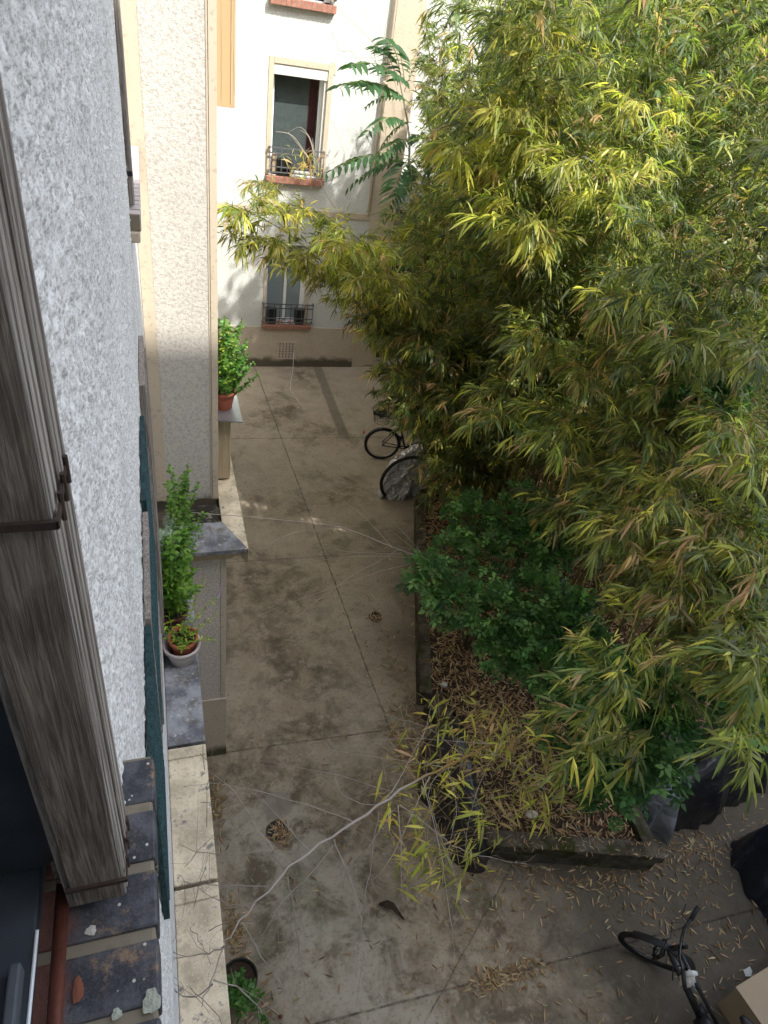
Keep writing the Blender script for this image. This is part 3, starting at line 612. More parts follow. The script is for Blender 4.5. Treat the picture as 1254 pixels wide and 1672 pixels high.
def inpoly(x, y, poly):
    x = np.asarray(x); y = np.asarray(y); c = np.zeros(x.shape, bool); n = len(poly)
    for i in range(n):
        x1, y1 = poly[i]; x2, y2 = poly[(i+1) % n]
        k = ((y1 > y) != (y2 > y)) & (x < (x2-x1)*(y-y1)/((y2-y1) or 1e-9)+x1); c ^= k
    return c
def bez(p0, p1, p2, n):
    t = np.linspace(0, 1, n)[:, None]; p0, p1, p2 = map(lambda q: np.asarray(q, float), (p0, p1, p2))
    return (1-t)**2*p0+2*t*(1-t)*p1+t*t*p2
MASK = [(688, -80), (694, 40), (676, 130), (690, 230), (668, 330), (600, 335), (520, 330), (420, 262), (352, 250), (350, 400), (395, 455), (470, 470), (540, 520), (572, 500), (580, 575), (612, 650), (668, 700), (690, 770), (690, 850), (760, 810), (840, 800), (880, 850), (940, 900), (985, 960), (1040, 1040), (1110, 1090), (1140, 1180), (1190, 1280), (1240, 1340), (1400, 1400), (1400, -80)]
def fan_leaves(P, D, cols, L0=.115, nl=(5, 10), spread=.7):
    """P,D: fan positions and directions"""
    n = len(P); k = RNG.integers(nl[0], nl[1]+1, n); idx = np.repeat(np.arange(n), k); m = len(idx)
    d = D[idx]+RNG.normal(size=(m, 3))*spread*np.array([1, 1, .7])*.6+np.array([0, 0, -.30]); d = unit(d)
    L = L0*RNG.uniform(.4, 1.45, m); W = L*RNG.uniform(.10, .15, m)
    p = P[idx]+D[idx]*RNG.uniform(-.17, .03, (m, 1))
    return leaf_geo(p, d, L, W, cols[idx]*(1+RNG.normal(size=(m, 1))*.16).clip(.6, 1.5), droop=.28)
def cane(base, ctrl, tip, group, label, mask=MASK, dens=1.0, t0=.32, weights=None, r0=.013, name='bamboo_cane', L0=.115, blen=.8, leafy=True, dmin=4.4, straw=0.0, top=-160):
    base = np.asarray(base, float); ctrl = np.asarray(ctrl, float); tip = np.asarray(tip, float)
    ln = np.linalg.norm(tip-base)*1.08; nn = max(10, int(ln/.2)); path = bez(base, ctrl, tip, nn)
    root = thing(name, label, 'bamboo', tuple(base), group)
    wi = Wire(); tt = np.linspace(0, 1, nn)
    ccol = np.array([[.15, .105, .04]])*(1-tt[:, None])+np.array([[.15, .17, .04]])*tt[:, None]; ccol = ccol*RNG.uniform(.55, 1.35)
    if mask is not None and ln > 3:
        ux, uy, uz = proj(path); bad = (~inpoly(ux, uy, [(600, 900)]+[(560, 520)]+mask[:13][::-1][5:]+[(1500, -1500), (1500, 1500), (700, 1500)])) & (ux < 730) & (tt > .4) & (uy < 500)
        if mask is MASK and group != GO and bad.any(): ncut = max(4, int(np.argmax(bad)))
        else: ncut = nn
    else: ncut = nn
    wi.tube(path[:ncut], r0, .0025, ccol[:ncut], 6)
    P = []; D = []; nb_ = 0
    for i in range(nn):
        t = tt[i]
        if t < t0 or RNG.random() > dens: continue
        p = path[i]; ax = unit(path[min(i+1, nn-1)]-path[max(i-1, 0)])
        a0 = RNG.uniform(0, 2*np.pi)
        for b in range(RNG.integers(2, 4)):
            a = a0+b*2.2+RNG.normal()*.3; out = np.array([math.cos(a), math.sin(a), 0])
            l = blen*RNG.uniform(.45, 1.1)*(1-.35*t); d = unit(out*.8+ax*.6)
            q = bez(p, p+d*l*.6, p+d*l+np.array([0, 0, -.22*l]), 5)
            ux, uy, uz = proj(q[2])
            if mask is not None and not (inpoly([ux], [uy], mask)[0] and uz > dmin): continue
            if ux > 1420 or ux < -50 or uy < top or uy > 1750: continue
            wi.tube(q, .0028, .0012, np.array([.22, .17, .07])*RNG.uniform(.5, 1.1), 3); nb_ += 1
            nf = RNG.integers(6, 11)
            ts = RNG.uniform(.3, 1, nf); ts[0] = 1
            for tf in ts:
                j = tf*4; i0 = min(int(j), 3); pp = q[i0]+(q[i0+1]-q[i0])*(j-i0); dd = unit(q[i0+1]-q[i0]+RNG.normal(size=3)*np.array([.5, .5, .3])*.25*l)
                off = dd*RNG.uniform(.0, .16); P.append(pp+off); D.append(dd)
    if leafy and P:
        P = np.array(P); D = np.array(D)
        if mask is not None:
            ux, uy, uz = proj(P); k = inpoly(ux+RNG.normal(size=len(ux))*12, uy+RNG.normal(size=len(ux))*12, mask); P = P[k]; D = D[k]
    if leafy and len(P):
        wt = weights or [3, 4, 3, 2, .9, .35, .45, 3]
        cols = pick(len(P), wt)*float(np.exp(RNG.normal()*.22))
        kd = RNG.random(len(P)) < .38*np.clip((3.0-P[:, 2])/3.0, 0, 1); cols[kd] = pick(kd.sum(), [0, 0, 1, 2, 1, .5, 5, 0])*.8
        if straw: 
            k = RNG.random(len(P)) < straw; cols[k] = pick(k.sum(), [0, 0, 1, 0, 2, 2, 4, 0])
        V, Fc, fs, cv = fan_leaves(P, D, cols, L0*RNG.uniform(.85, 1.3))
        fastmesh('foliage', V, Fc, fs, M['leaf'], cv, root)
    wi.build('culm', M['stem'], root)
    return root
GO = 'bamboo canes arching over the courtyard'
GB = 'bamboo canes packed in the raised bed'
LB = 'leafy green bamboo cane, one of many alike packed in the dense clump'
# dense stand
cnt = 0; tries = 0
while cnt < 165 and tries < 4000:
    tries += 1
    x = RNG.uniform(3.6, 10.2); y = RNG.uniform(4.6, 13.0)
    if not inpoly([x], [y], BED)[0]: continue
    if x < 4.4 and y < 8 and RNG.random() < .55: continue
    if (x-4.5)*.8+(y-3)*.2 < .6: continue
    h = RNG.uniform(5.6, 8.2); 
    if y > 9: h = RNG.uniform(5.0, 6.6)
    if x > 6.3: h = RNG.uniform(6.6, 9.4)
    lean = np.array([-1.0, -.35])*RNG.uniform(.1, .42)*h*(1.0 if x < 6.5 else .55)+RNG.normal(size=2)*.45
    base = (x, y, .2); tip = np.array([x+lean[0], y+lean[1], h]); ctrl = np.array([x+lean[0]*.15, y+lean[1]*.15, h*.68])
    cane(base, ctrl, tip, GB, LB, t0=RNG.uniform(.16, .34), straw=.10); cnt += 1
for _ in range(34):
    x = RNG.uniform(4.35, 5.7); y = RNG.uniform(7.2, 10.5)
    if not inpoly([x], [y], BED)[0]: x = 5.3; y = RNG.uniform(9.2, 12)
    h = RNG.uniform(2.6, 5.2); tip = np.array([x-RNG.uniform(.5, 1.5), y-RNG.uniform(0, .9), h]); cane((x, y, .2), (x-.05, y-.05, h*.75), tip, GB, LB, t0=.10, straw=.22, weights=[4, 2, 2, 4, .5, .3, .8, 3], L0=.115, blen=.62)
LQ = [(580, 480), (720, 480), (720, 790), (688, 760), (628, 660), (600, 600)]
k_ = 0
while k_ < 34:
    px = RNG.uniform(575, 720); py = RNG.uniform(480, 790)
    if not inpoly([px], [py], LQ)[0]: continue
    tip = np.array(atd(px, py, RNG.uniform(8.3, 10))); x = max(tip[0]+RNG.uniform(.4, 1.4), 4.45); y = tip[1]+RNG.uniform(0, .9)
    if not inpoly([x], [y], BED)[0]: x = 5.25+RNG.uniform(0, .4); y = max(y, 9.1)
    cane((x, y, .2), (x-.1, y-.05, tip[2]*.9+.3), tip, GB, LB, t0=.15, straw=.22, weights=[4, 2, 2, 4, .5, .3, .8, 3], L0=.115, blen=.55); k_ += 1
# canes arching low at the right front
for px, py, d in ((1010, 860, 5.6), (1090, 830, 5.3), (1180, 880, 5.2), (1240, 950, 5.0), (1120, 930, 5.8), (960, 820, 6.2), (1050, 800, 6.0), (1230, 760, 5.4), (1160, 1010, 5.6), (1200, 700, 5.6), (1050, 700, 6.0), (900, 720, 6.4), (800, 680, 6.8), (960, 620, 6.0), (1100, 560, 5.6), (1230, 560, 5.4), (860, 560, 6.4), (1010, 480, 5.8), (1180, 1080, 5.3), (1235, 1150, 5.1), (1130, 1040, 5.6), (1060, 950, 5.9), (990, 890, 6.1), (920, 850, 6.4), (1220, 1060, 5.6), (1100, 960, 5.4)):
    tip = np.array(atd(px, py, d)); b = np.array([tip[0]+RNG.uniform(1.0, 2.0), tip[1]+RNG.uniform(1.0, 2.2), .2]); b[0] = max(b[0], 4.9); b[1] = max(b[1], 4.0)
    cane(b, (b+tip)/2+np.array([.5, .5, 2.2]), tip, GB, LB, dens=.85, t0=.62, straw=.33 if py > 740 and px > 900 else .1, weights=[3, 5, 4, 1, 2, .9, 1.4, 3], L0=.115, blen=.55)
for px, py, d in ((950, 262, 5.6), (840, 350, 5.8), (1040, 170, 5.6), (760, 240, 6.4), (880, 60, 6.0), (1000, 330, 6.0), (830, 180, 6.0)):   # tips standing proud of the clump, sunlight put into brighter yellow leaf colours
    tip = np.array(atd(px, py, d)); b = np.array([max(tip[0]+RNG.uniform(1.2, 2.2), 4.9), max(tip[1]+RNG.uniform(.8, 1.8), 4.6), .2])
    cane(b, (b+tip)/2+np.array([.6, .5, 2.2]), tip, GB, LB, dens=.8, t0=.82, weights=[0, 1, 3, 0, 6, 5, .4, 0], L0=.125, blen=.5)
# canes arching out over the yard towards the wing
GO = 'bamboo canes arching over the courtyard'
LO = 'yellow green bamboo cane arching left over the courtyard in front of the far house'
for (bx, by), px, py, d in (((4.5, 8.8), 366, 330, 7.6), ((4.7, 8.9), 395, 380, 7.9), ((4.4, 8.7), 470, 330, 8.3), ((5.0, 9.2), 500, 420, 7.8), ((4.6, 8.8), 560, 400, 7.6), ((4.4, 8.5), 430, 300, 8.4), ((4.9, 9), 600, 450, 7.4), ((4.4, 8.8), 540, 360, 8.1)):
    tip = np.array(atd(px, py, d)); b = np.array([bx, by, .2])
    cane(b, (b*.45+tip*.55)+np.array([.3, .3, 1.5]), tip, GO, LO, t0=.56, dens=.7, weights=[.5, 2, 4, .2, 5, 4, 1.4, .5], L0=.108, blen=.52, dmin=5.5)
# sprays in front of the shrub, lower right
GF = 'bamboo sprays hanging over the dark covers at the lower right'
for px, py, d, lab in ((925, 1080, 5.0, 'yellowish bamboo spray drooping above the green shrub, leftmost of the low sprays'), (1000, 1130, 4.9, 'green bamboo spray hanging over the middle of the rounded shrub'), (960, 1200, 4.9, 'bamboo spray with long pale leaves at the lower edge of the shrub'),
                       (1060, 1200, 4.8, 'bamboo spray hanging straight down in front of the black tarpaulin'), (1150, 1180, 4.6, 'bamboo spray reaching over the covered motorcycle near the right edge'), (1225, 1240, 4.5, 'straw and yellow bamboo spray lowest at the right edge'), (1240, 1110, 4.7, 'bright bamboo spray at the right edge above the black tarpaulin')):
    tip = np.array(atd(px, py, d)); b = np.array([tip[0]+RNG.uniform(1.6, 2.4), tip[1]+RNG.uniform(1.4, 2.6), .2]); b[0] = max(b[0], 5.2); b[1] = max(b[1], 4.2)
    cane(b, (b+tip)/2+np.array([.4, .4, 2.0]), tip, GF, lab, mask=None, dens=.42, t0=.84, weights=[2, 5, 4, .5, 4, 1.5, 1.2, 2], L0=.118, blen=.42)
GD = 'dry leafless canes standing in the litter'
for k_ in range(26):
    x = RNG.uniform(3.4, 5.0); y = RNG.uniform(4.6, 7.4)
    if not inpoly([x], [y], BED)[0] or (x < 3.3+.28*(y-4.5)): x += .6
    h = RNG.uniform(.8, 2.6); cane((x, y, .2), (x-.05, y, h*.6), (x+RNG.normal()*.35, y+RNG.normal()*.35, h), GD, 'dry brown leafless cane, one of many alike standing among the litter and shrub', mask=None, dens=0, leafy=False, r0=.008)
# ------------------------------------------------------------------ leaning bare cane with twigs
lean = thing('bamboo_cane', 'leaning bamboo cane, orange then bare grey, reaching across the yard with leafless twigs', 'bamboo', (4.6, 4.4, .2))
wi = Wire()
pp = [((4.7, 4.6, .2)), tuple(atz(935, 1150, 1.75)), tuple(atz(850, 1192, 2.35)), tuple(atz(790, 1222, 2.75)), tuple(atz(730, 1252, 3.15)), tuple(atz(655, 1293, 3.55)), tuple(atz(580, 1340, 3.80)), tuple(atz(505, 1392, 3.95)), tuple(atz(450, 1440, 4.0)), tuple(atz(392, 1504, 4.0)), tuple(atz(365, 1546, 3.98)), tuple(atz(346, 1608, 3.95)), tuple(atz(330, 1645, 3.9))]
pp = np.array(pp); 
def smooth(p, k=4):
    p = np.asarray(p, float); out = []
    for i in range(len(p)-1):
        a, b, c, d = p[max(i-1, 0)], p[i], p[i+1], p[min(i+2, len(p)-1)]
        for t in np.arange(k)/k: out.append(.5*((2*b)+(c-a)*t+(2*a-5*b+4*c-d)*t*t+(3*b-3*c+d-a)*t**3))
    out.append(p[-1]); return np.array(out)
sp = smooth(pp, 4); m = len(sp); sp[6:] += RNG.normal(size=sp[6:].shape)*.006; t = np.linspace(0, 1, m)[:, None]
og = np.array([[.10, .11, .03]]); orr = np.array([[.24, .15, .05]]); gr = np.array([[.29, .255, .22]])
cc = np.where(t < .2, og, np.where(t < .38, orr, gr)); cc = (cc+np.roll(cc, 1, 0)+np.roll(cc, -1, 0))/3; cc[0] = og; cc[-1] = gr
ring = np.zeros(m); ring[::4] = .22
wl_ = Wire(); wl_.tube(sp, .0100, .0016, cc, 10, nodes=ring)
TW = [[(649, 1295), (545, 1266), (425, 1241)], [(724, 1253), (620, 1237), (504, 1220)], [(798, 1214), (653, 1206), (529, 1222), (470, 1240)],
      [(576, 1342), (512, 1318), (425, 1293), (346, 1280), (280, 1289)], [(504, 1390), (458, 1338), (421, 1297)], [(504, 1390), (417, 1392), (334, 1394), (296, 1380)],
      [(545, 1371), (570, 1430), (589, 1500), (595, 1558), (624, 1637)], [(618, 1324), (608, 1392), (597, 1459), (589, 1512), (580, 1620)], [(471, 1430), (483, 1504), (491, 1566), (506, 1654)],
      [(442, 1446), (375, 1446), (310, 1442), (288, 1425)], [(409, 1479), (360, 1472), (310, 1440)], [(653, 1313), (707, 1355), (749, 1386), (798, 1400), (860, 1412)],
      [(545, 1380), (504, 1430), (462, 1471), (429, 1529)], [(392, 1504), (417, 1546), (454, 1600), (487, 1658)], [(649, 1313), (655, 1392), (655, 1467)], [(643, 1322), (603, 1380), (570, 1426)],
      [(730, 1252), (700, 1300), (740, 1420), (760, 1500)], [(365, 1546), (330, 1560), (285, 1556), (262, 1530)], [(346, 1608), (310, 1630), (278, 1600), (268, 1540)],
      [(690, 1272), (720, 1400), (735, 1500), (742, 1560)], [(760, 1238), (700, 1190), (640, 1170), (600, 1160)], [(700, 1268), (640, 1400), (600, 1440)], [(790, 1222), (860, 1260), (930, 1330), (960, 1400)],
      [(820, 1205), (780, 1290), (760, 1380), (770, 1420)], [(600, 1328), (640, 1290), (690, 1200), (705, 1150)], [(730, 1252), (745, 1330), (715, 1440)], [(480, 1412), (440, 1380), (380, 1290), (330, 1255)], [(620, 1316), (560, 1300), (545, 1250)], [(350, 1600), (400, 1620), (440, 1665)]]
zs = lambda px: 4.0-max(0, (px-450))/400*1.35
def twig_obj(paths, parent, r=.0028, col=(.30, .26, .22), zf=zs, sub=True):
    tips = []
    for pth in paths:
        P = [np.array(atz(a, b, zf(pth[0][0])-.10*i)) for i, (a, b) in enumerate(pth)]; q = smooth(P, 4); q = q+RNG.normal(size=q.shape)*.003
        q = q[:len(q)-RNG.integers(0, 2)]
        nd = np.zeros(len(q)); nd[::4] = .5
        wi = Wire(); wi.tube(q, r, .0011, np.array(col)*RNG.uniform(.75, 1.15), 5, nodes=nd)
        if sub:
            for i in range(3, len(q)-1, 3):
                for _ in range(2):
                    d = unit(q[i]-q[i-1]+RNG.normal(size=3)*.09); d = unit(q[i+1]-q[i-1])*.6+RNG.normal(size=3)*.6; d = unit(d)
                    l = RNG.uniform(.06, .26); e = q[i]+d*l; wi.tube(np.array([q[i], q[i]+d*l*.5+RNG.normal(size=3)*.012, e]), .0015, .0007, np.array(col)*.8, 3); tips.append((e, d))
        tips.append((q[-1], unit(q[-1]-q[-2]))); wi.build('twig', M['stem'], parent)
    return tips
tips = twig_obj(TW, lean)
# leaves left on the lower part
LF = []; DF = []
for px, py, n in ((760, 1240, 8), (720, 1270, 8), (800, 1215, 9), (700, 1330, 6), (830, 1190, 8), (860, 1240, 7), (790, 1330, 5), (740, 1400, 6), (680, 1230, 6), (770, 1180, 6), (850, 1300, 6), (900, 1200, 7), (720, 1180, 4), (700, 1430, 5), (650, 1330, 3), (680, 1400, 6), (880, 1330, 5), (930, 1290, 5)):
    for _ in range(int(n*3)):
        z = 3.9-max(0, (px-450))/400*1.5; q = np.array(atz(px+RNG.normal()*17, py+RNG.normal()*17, z+RNG.normal()*.08)); LF.append(q); DF.append(unit(RNG.normal(size=3)*np.array([1, 1, .4])+np.array([-.2, 0, -.6])))
LF = np.array(LF); DF = np.array(DF)
V, Fc, fs, cv = fan_leaves(LF, DF, pick(len(LF), [0, 0, 1, 0, 4, 5, 6, 0])*1.15, .13, (1, 3), .9)
fastmesh('foliage', V, Fc, fs, M['leaf'], cv, lean)
for q, d in zip(LF, DF):
    wl_.tube(np.array([q, q-d*.08+np.array([0, 0, .02]), q-d*.22+np.array([.0, .0, .05])]), .0012, .0016, (.34, .25, .12), 3)
wl_.build('culm', M['stem'], lean)
# second bare cane, further back
b2 = thing('bamboo_cane', 'thin leafless bamboo cane fanning bare grey twigs over the long joint and wing ledge', 'bamboo', (3.3, 5.2, .25))
wi = Wire(); p = smooth([(3.5, 5.6, .2), tuple(atz(740, 940, 1.5)), tuple(atz(700, 915, 2.0)), tuple(atz(640, 893, 2.5)), tuple(atz(560, 862, 2.9)), tuple(atz(450, 848, 3.3)), tuple(atz(330, 838, 3.6)), tuple(atz(268, 832, 3.7))], 4)
wi.tube(p, .009, .0015, np.array([.33, .29, .25]), 6); wi.build('culm', M['stem'], b2)
z2 = lambda px: 2.1+max(0, 700-px)/300*.9
twig_obj([[(700, 915), (620, 908), (520, 915), (430, 935)], [(690, 908), (620, 850), (560, 790), (500, 770)], [(695, 912), (600, 940), (500, 975), (420, 1005)], [(680, 905), (560, 900), (450, 880), (380, 890)],
          [(640, 893), (590, 840), (540, 810), (470, 800)], [(650, 898), (560, 950), (480, 1010)], [(560, 862), (480, 870), (410, 905)], [(560, 862), (500, 820), (430, 790), (385, 770)], [(690, 905), (650, 860), (600, 810), (560, 765)]], b2, .0022, (.36, .32, .27), z2)
# bare twigs in front of the upper far window and dried tuft
b3 = thing('bamboo_cane', 'bare cane tip with a dried straw tuft in front of the upper far window', 'bamboo', (4.6, 8.9, .2))
wi = Wire(); p = smooth([(4.6, 8.9, .2), tuple(atd(590, 420, 8.4)), tuple(atd(540, 330, 8.2)), tuple(atd(505, 262, 8.0)), tuple(atd(478, 222, 7.9)), tuple(atd(450, 215, 7.8))], 4); wi.tube(p, .008, .0015, np.array([.35, .31, .25]), 5); wi.build('culm', M['stem'], b3)
for pth in ([(505, 262), (490, 240), (470, 215)], [(512, 255), (508, 230), (492, 208), (474, 214)], [(514, 262), (505, 225), (490, 212)], [(514, 255), (510, 225)], [(530, 300), (560, 285), (600, 290)]):
    wi = Wire(); q = smooth([np.array(atd(a, b, 8.0)) for a, b in pth], 3); wi.tube(q, .004, .0015, np.array([.36, .32, .26]), 4); wi.build('twig', M['stem'], b3)
n = 46; P = np.array([atd(500+RNG.normal()*16, 270+RNG.normal()*12, 8.0+RNG.normal()*.08) for _ in range(n)])
V, Fc, fs, cv = fan_leaves(P, unit(RNG.normal(size=(n, 3))), pick(n, [0, 0, 1, 0, 2, 4, 7, 0]), .11, (1, 3)); fastmesh('foliage', V, Fc, fs, M['leaf'], cv, b3)
# long bare stems rising at the top, beside the drainpipe
b4 = thing('bare_shoot', 'tall thin leafless shoots crossing the pale wall left of the drainpipe', 'shoot', (4.3, 8.8, .2))
for pts in ([(655, 420), (640, 300), (610, 80), (575, -40)], [(690, 420), (660, 200), (640, 120), (600, -20)], [(630, 90), (560, 20), (520, -20)], [(625, 110), (630, 40), (655, -30)]):
    wi = Wire(); q = smooth([np.array(atd(a, b, 8.6)) for a, b in pts], 4); wi.tube(q, .004, .0015, np.array([.36, .33, .27]), 4); wi.build('stem', M['stem'], b4)
# ------------------------------------------------------------------ tree of heaven
th = thing('tree_of_heaven', 'young tree with long feathery compound leaves rising by the drainpipe, left of the bamboo', 'tree', (4.4, 8.9, .2))
wi = Wire(); tp = smooth([(4.4, 9.0, .2), (4.0, 8.9, 3.0), tuple(atd(672, 330, 9.0)), tuple(atd(668, 220, 9.0)), tuple(atd(652, 130, 8.8))], 5); wi.tube(tp, .03, .006, np.array([.30, .27, .22]), 7); wi.build('trunk', M['stem'], th)
FR = [((668, 145), (575, 90), 'x'), ((664, 165), (555, 125), 'x'), ((660, 200), (598, 205), 'x'), ((668, 255), (535, 270), 'x'), ((672, 260), (570, 295), 'x'), ((655, 130), (628, 45), 'x'), ((660, 150), (700, 75), 'x'), ((650, 140), (612, 60), 'x'),
      ((670, 170), (600, 160), 'x'), ((672, 200), (620, 235), 'x'), ((675, 230), (610, 255), 'x'), ((668, 265), (640, 310), 'x'), ((668, 180), (720, 140), 'x'), ((672, 300), (625, 345), 'x'), ((660, 130), (640, 60), 'x'), ((670, 220), (712, 260), 'x')]
wi = Wire(); LP = []; LD = []; LLs = []; LN = []
for a, b, _ in FR:
    A = np.array(atd(*a, 9.0+RNG.normal()*.12)); B = np.array(atd(*b, 8.55+RNG.normal()*.3)); up = np.array([0, 0, .16])
    q = bez(A, (A+B)/2+up, B-np.array([0, 0, .08]), 14); wi.tube(q, .005, .0015, (.20, .22, .07), 4); T = unit(np.gradient(q, axis=0)); fl = np.linalg.norm(B-A)
    for i in range(2, 14):
        side = unit(np.cross(T[i], np.array([0, 0, 1.])))
        for sgn in (-1, 1):
            LP.append(q[i]); LD.append(unit(side*sgn*.9+T[i]*.45+np.array([0, 0, -.28]))); LLs.append(fl*.23*(1-.45*abs(i-6)/8))
wi.build('leaf_stalk', M['stem'], th); n = len(LP)
V, Fc, fs, cv = leaf_geo(np.array(LP), np.array(LD), np.array(LLs), np.array(LLs)*.30, pick(n, [1], np.array([[.05, .115, .045]])), .2); fastmesh('crown', V, Fc, fs, M['leaf_broad'], cv, th)
# ------------------------------------------------------------------ shrubs
def shrub(label, base, blobs, cat='shrub', name='shrub', L=.080, dens=165, pal=((.050, .125, .040), (.090, .20, .060), (.18, .34, .10)), wts=(3, 3, 1.6)):
    r = thing(name, label, cat, base); wi = Wire(); P = []; D = []
    for c, rad in blobs:
        c = np.array(c); b = np.array(base); q = bez(b, (b+c)/2+RNG.normal(size=3)*.12, c, 7); wi.tube(q, .011, .004, np.array([.12, .10, .06]), 5)
        n = int(dens*rad**2/.09); d = unit(RNG.normal(size=(n, 3))+np.array([0, 0, .35])); rr = rad*RNG.uniform(.25, 1.08, n)**.55
        d2 = d*(1+.25*np.sin(d[:, :1]*7+c[0]*9)*np.cos(d[:, 1:2]*8+c[1]*5)); P.append(c+d2*rr[:, None]*np.array([1, 1, .8])); D.append(unit(d*.7+RNG.normal(size=(n, 3))*.4))
        for _ in range(7):
            e = c+unit(RNG.normal(size=3)+np.array([0, 0, .4]))*rad*.85; wi.tube(bez(c, (c+e)/2+RNG.normal(size=3)*.03, e, 4), .003, .0015, np.array([.12, .15, .06]), 3)
    wi.build('stems', M['stem'], r); P = np.concatenate(P); D = np.concatenate(D); n = len(P)
    # compound leaf: five leaflets on each short stalk
    col = pick(n, wts, np.array(pal), .2); S = unit(np.cross(D, np.array([0, 0, 1.])+RNG.normal(size=(n, 3))*.3)); out = [P+D*.10]; dd = [D]
    for u_, s_ in ((.035, 1), (.035, -1), (.075, 1), (.075, -1)): out.append(P+D*u_); dd.append(unit(S*s_+D*.45))
    PP = np.concatenate(out); DD = np.concatenate(dd); m = len(PP); Ls = L*RNG.uniform(.7, 1.15, m)
    Nn = np.tile(unit(np.cross(S, D)*np.sign(np.cross(S, D)[:, 2:3]+1e-6)), (5, 1))+RNG.normal(size=(m, 3))*.25
    V, Fc, fs, cv = leaf_geo(PP, DD, Ls, Ls*.52, np.tile(col, (5, 1))*(1+RNG.normal(size=(m, 1))*.1), .15, N=Nn); fastmesh('foliage', V, Fc, fs, M['leaf_broad'], cv, r); return r
def bl(l): return [(tuple(atd(a, b, d)), r) for a, b, d, r in l]
shrub('bushy shrub with small dark green leaflets spilling over the left kerb of the bed', (3.7, 5.2, .2),
      bl([(765, 845, 7.9, .26), (830, 850, 7.8, .24), (880, 880, 7.7, .30), (860, 815, 7.9, .16), (900, 905, 7.6, .22), (700, 945, 7.3, .24), (745, 985, 7.3, .26), (810, 1005, 7.2, .30), (870, 970, 7.4, .28), (905, 1030, 7.1, .30), (850, 1055, 7.1, .24), (950, 1060, 7.0, .24), (790, 905, 7.6, .18), (880, 1090, 6.9, .22), (930, 1000, 7.2, .24), (820, 1060, 7.1, .2), (730, 900, 7.6, .16), (970, 880, 7.6, .20)]))
shrub('rounded dark green shrub beside the crumpled grey sheet, nearest the front of the bed', (4.35, 3.0, .2),
      bl([(950, 1130, 6.6, .26), (1020, 1120, 6.5, .28), (1085, 1145, 6.5, .26), (930, 1190, 6.5, .24), (1000, 1190, 6.4, .30), (1075, 1200, 6.4, .28), (1010, 1260, 6.5, .26), (955, 1240, 6.6, .2), (1060, 1250, 6.5, .22), (990, 1300, 6.7, .16), (1040, 1170, 6.5, .2)]))
shrub('small tuft of blue green leaves peeping out of the bamboo high on the right', (6.6, 6.5, .2), bl([(1105, 625, 6.6, .18), (1180, 658, 6.6, .16), (1140, 640, 6.8, .12)]), dens=420)
shrub('dark leafy shrub at the right edge, under the bamboo', (6.4, 4.3, .2), bl([(1235, 890, 6.4, .22), (1220, 1010, 6.3, .26), (1245, 1070, 6.2, .2), (1200, 1130, 6.5, .24), (1240, 1170, 6.3, .2)]))
shrub('yellow green bush glimpsed between the shed and the bamboo', (5.6, 12.6, 0), bl([(680, 400, 12.5, .35), (740, 415, 12.4, .3), (715, 385, 12.6, .25)]), pal=((.30, .30, .03), (.36, .34, .05)), wts=(1, 1), L=.08)
for k_ in range(20):  # tall canes added to shade the lower far wall, heads above the frame
    x = RNG.uniform(5.25, 7.2); y = RNG.uniform(9.3, 10.9); h = RNG.uniform(6.8, 8.3); cane((x, y, .2), (x-.1, y, h*.8), (x-RNG.uniform(.5, 1.3), y+RNG.normal()*.3, h), GB, LB, mask=MASK[1:-1]+[(1400, -80), (1400, -900), (700, -900)], t0=.45, top=-900)
# ------------------------------------------------------------------ litter
def litter(n, xs, ys, zs_, name, label, L=.085, pal=None, lab=True):
    P = np.stack([xs, ys, zs_+RNG.uniform(.004, .018, n)], 1); a = RNG.uniform(0, 2*np.pi, n); D = np.stack([np.cos(a), np.sin(a), RNG.normal(size=n)*.10], 1)
    Ls = L*RNG.uniform(.5, 1.3, n); pal = np.array([[.30, .20, .11], [.40, .29, .17], [.20, .12, .06], [.46, .37, .24]]) if pal is None else pal
    Nn = RNG.normal(size=(n, 3))*.35+np.array([0, 0, 1.]); V, Fc, fs, cv = leaf_geo(P, D, Ls, Ls*RNG.uniform(.12, .2, n), pick(n, [3, 3, 2, 1], pal), -.06, N=Nn)
    return tag(fastmesh(name, V, Fc, fs, M['litter'], cv), label, 'leaf litter', kind='stuff')
n = 26000; x = RNG.uniform(2.9, 7.2, n); y = RNG.uniform(2.2, 9.2, n); BI = [(3.0, 2.72), (4.56, 2.26), (4.7, 3.25), (7.2, 3.5), (7.2, 9.2), (5, 8.9), (4.2, 8.4), (3.45, 6.4), (2.95, 4.5), (3.17, 4.2)]
k = inpoly(x, y, BI); x = x[k]; y = y[k]; litter(len(x), x, y, .22+RNG.uniform(0, .035, len(x)), 'leaf_litter', 'thick brown bed of fallen bamboo leaves between the canes', .10)
X = []; Y = []
def clump(cx, cy, sx, sy, n): X.extend(RNG.normal(cx, sx, n)); Y.extend(RNG.normal(cy, sy, n))
